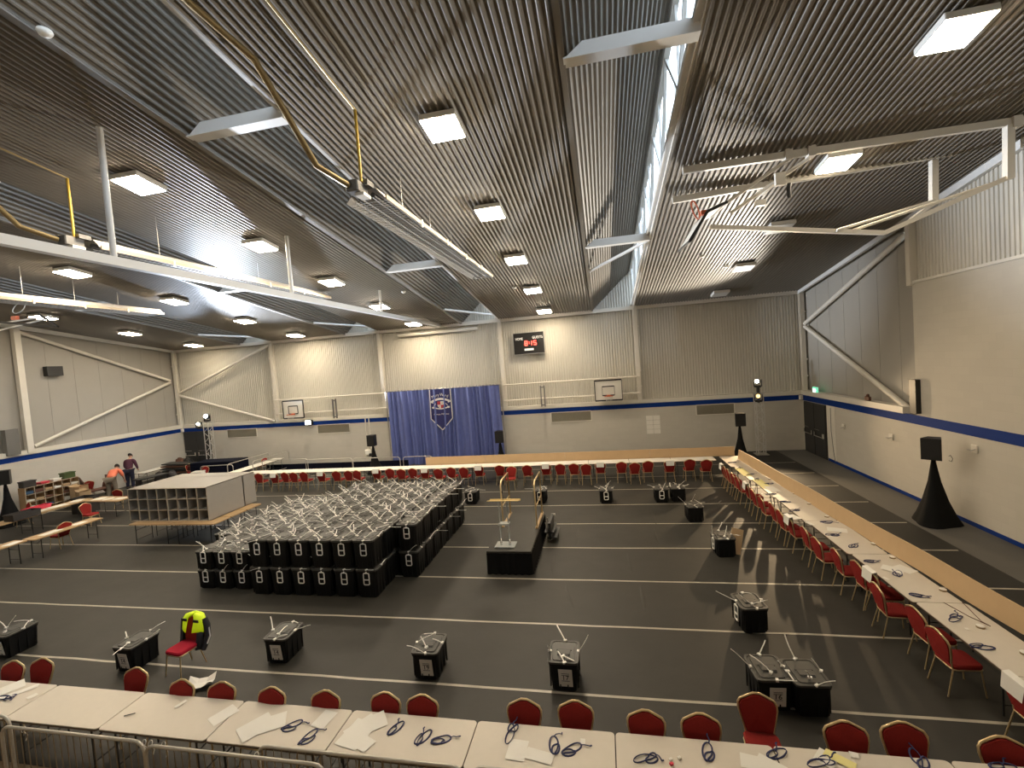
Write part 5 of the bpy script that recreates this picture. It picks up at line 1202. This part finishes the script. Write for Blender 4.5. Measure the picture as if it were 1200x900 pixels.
stand = dict(pelvis=(0, 0, .95), belly=(0, .03, 1.08), chest=(0, .10, 1.28), neck0=(0, .16, 1.42), neck=(0, .20, 1.49), chin=(0, .26, 1.53), head=(0, .27, 1.62), crown=(0, .25, 1.69), face=(0, 1, -.5),
    shol=(-.19, .14, 1.38), shor=(.19, .14, 1.38), elbl=(-.25, .18, 1.10), elbr=(.25, .18, 1.10), wril=(-.20, .36, .93), wrir=(.20, .36, .93), hipl=(-.10, 0, .90), hipr=(.10, 0, .90), knel=(-.11, .03, .5), kner=(.11, .02, .5), ankl=(-.12, 0, .09), ankr=(.12, -.02, .09), toel=(-.13, .15, .04), toer=(.13, .13, .04))
bend = dict(pelvis=(0, -.08, .93), belly=(0, .06, 1.02), chest=(0, .27, 1.13), neck0=(0, .42, 1.21), neck=(0, .48, 1.26), chin=(0, .56, 1.24), head=(0, .59, 1.31), crown=(0, .60, 1.38), face=(0, .8, -.6),
    shol=(-.19, .37, 1.15), shor=(.19, .37, 1.15), elbl=(-.27, .42, .88), elbr=(.24, .45, .88), wril=(-.25, .52, .64), wrir=(.22, .60, .68), hipl=(-.10, -.06, .88), hipr=(.10, -.06, .88), knel=(-.13, .02, .49), kner=(.13, .0, .49), ankl=(-.15, -.04, .09), ankr=(.15, -.08, .09), toel=(-.16, .11, .04), toer=(.17, .07, .04))
person('person in a maroon jumper and dark trousers leaning over the left wall table', (-27.05, 20.95, 0), .45, 1.16, stand, dict(top='maroon_shirt', leg='navy_trousers', long=True))
person('person in an orange vest and khaki trousers bending over the brown trolley', (-25.75, 19.0, 0), .5, 1.2, bend, dict(top='orange_vest', leg='khaki_cloth'))

# ------------------------------------------------------------------ light
w = bpy.data.worlds.new('sky'); sc.world = w; w.use_nodes = True
bg = w.node_tree.nodes['Background']; bg.inputs[0].default_value = (.70, .84, 1.0, 1); bg.inputs[1].default_value = 2.4
def spot(name, loc, target, energy, color, size, blend, r):
    l = bpy.data.lights.new(name, 'SPOT'); l.energy = energy; l.color = color; l.spot_size = size; l.spot_blend = blend; l.shadow_soft_size = r
    o = bpy.data.objects.new(name, l); col.objects.link(o); o.location = loc
    o.rotation_euler = (V(target)-V(loc)).to_track_quat('-Z', 'Y').to_euler(); return o
spot('tower_light_left_a', (TL[0]+.1, TL[1]-.35, 3.95), (-16, 8, 11.0), 4200, (.70, .82, 1), .82, .7, .10)
spot('tower_light_left_b', (TL[0]+.45, TL[1]-.3, 3.95), (0, 11, 12.2), 24000, (.80, .88, 1), .66, .7, .10)
spot('tower_light_left_c', (TL[0]+.45, TL[1]-.5, 3.6), (8.0, 24.0, 8.6), 11000, (.85, .91, 1), .36, .9, .10)
spot('tower_light_amber', (TR[0]-.15, TR[1]-.62, 3.1), (3.5, 11, 1.0), 700, (1, .72, .42), 1.7, .6, .08)
spot('tower_light_right', (TR[0]-.1, TR[1]-.3, 3.85), (-5, 12, 15), 3600, (1, .92, .80), 1.1, .6, .08)
sc.view_settings.view_transform = 'Standard'; sc.view_settings.look = 'None'; sc.view_settings.gamma = 1; sc.view_settings.use_curve_mapping = False
sc.view_settings.exposure = 1.25
sc.cycles.use_denoising = True
sc.cycles.max_bounces = 8; sc.cycles.diffuse_bounces = 4; sc.cycles.glossy_bounces = 2; sc.cycles.transparent_max_bounces = 8
sc.cycles.sample_clamp_indirect = 4; sc.cycles.caustics_reflective = False; sc.cycles.caustics_refractive = False
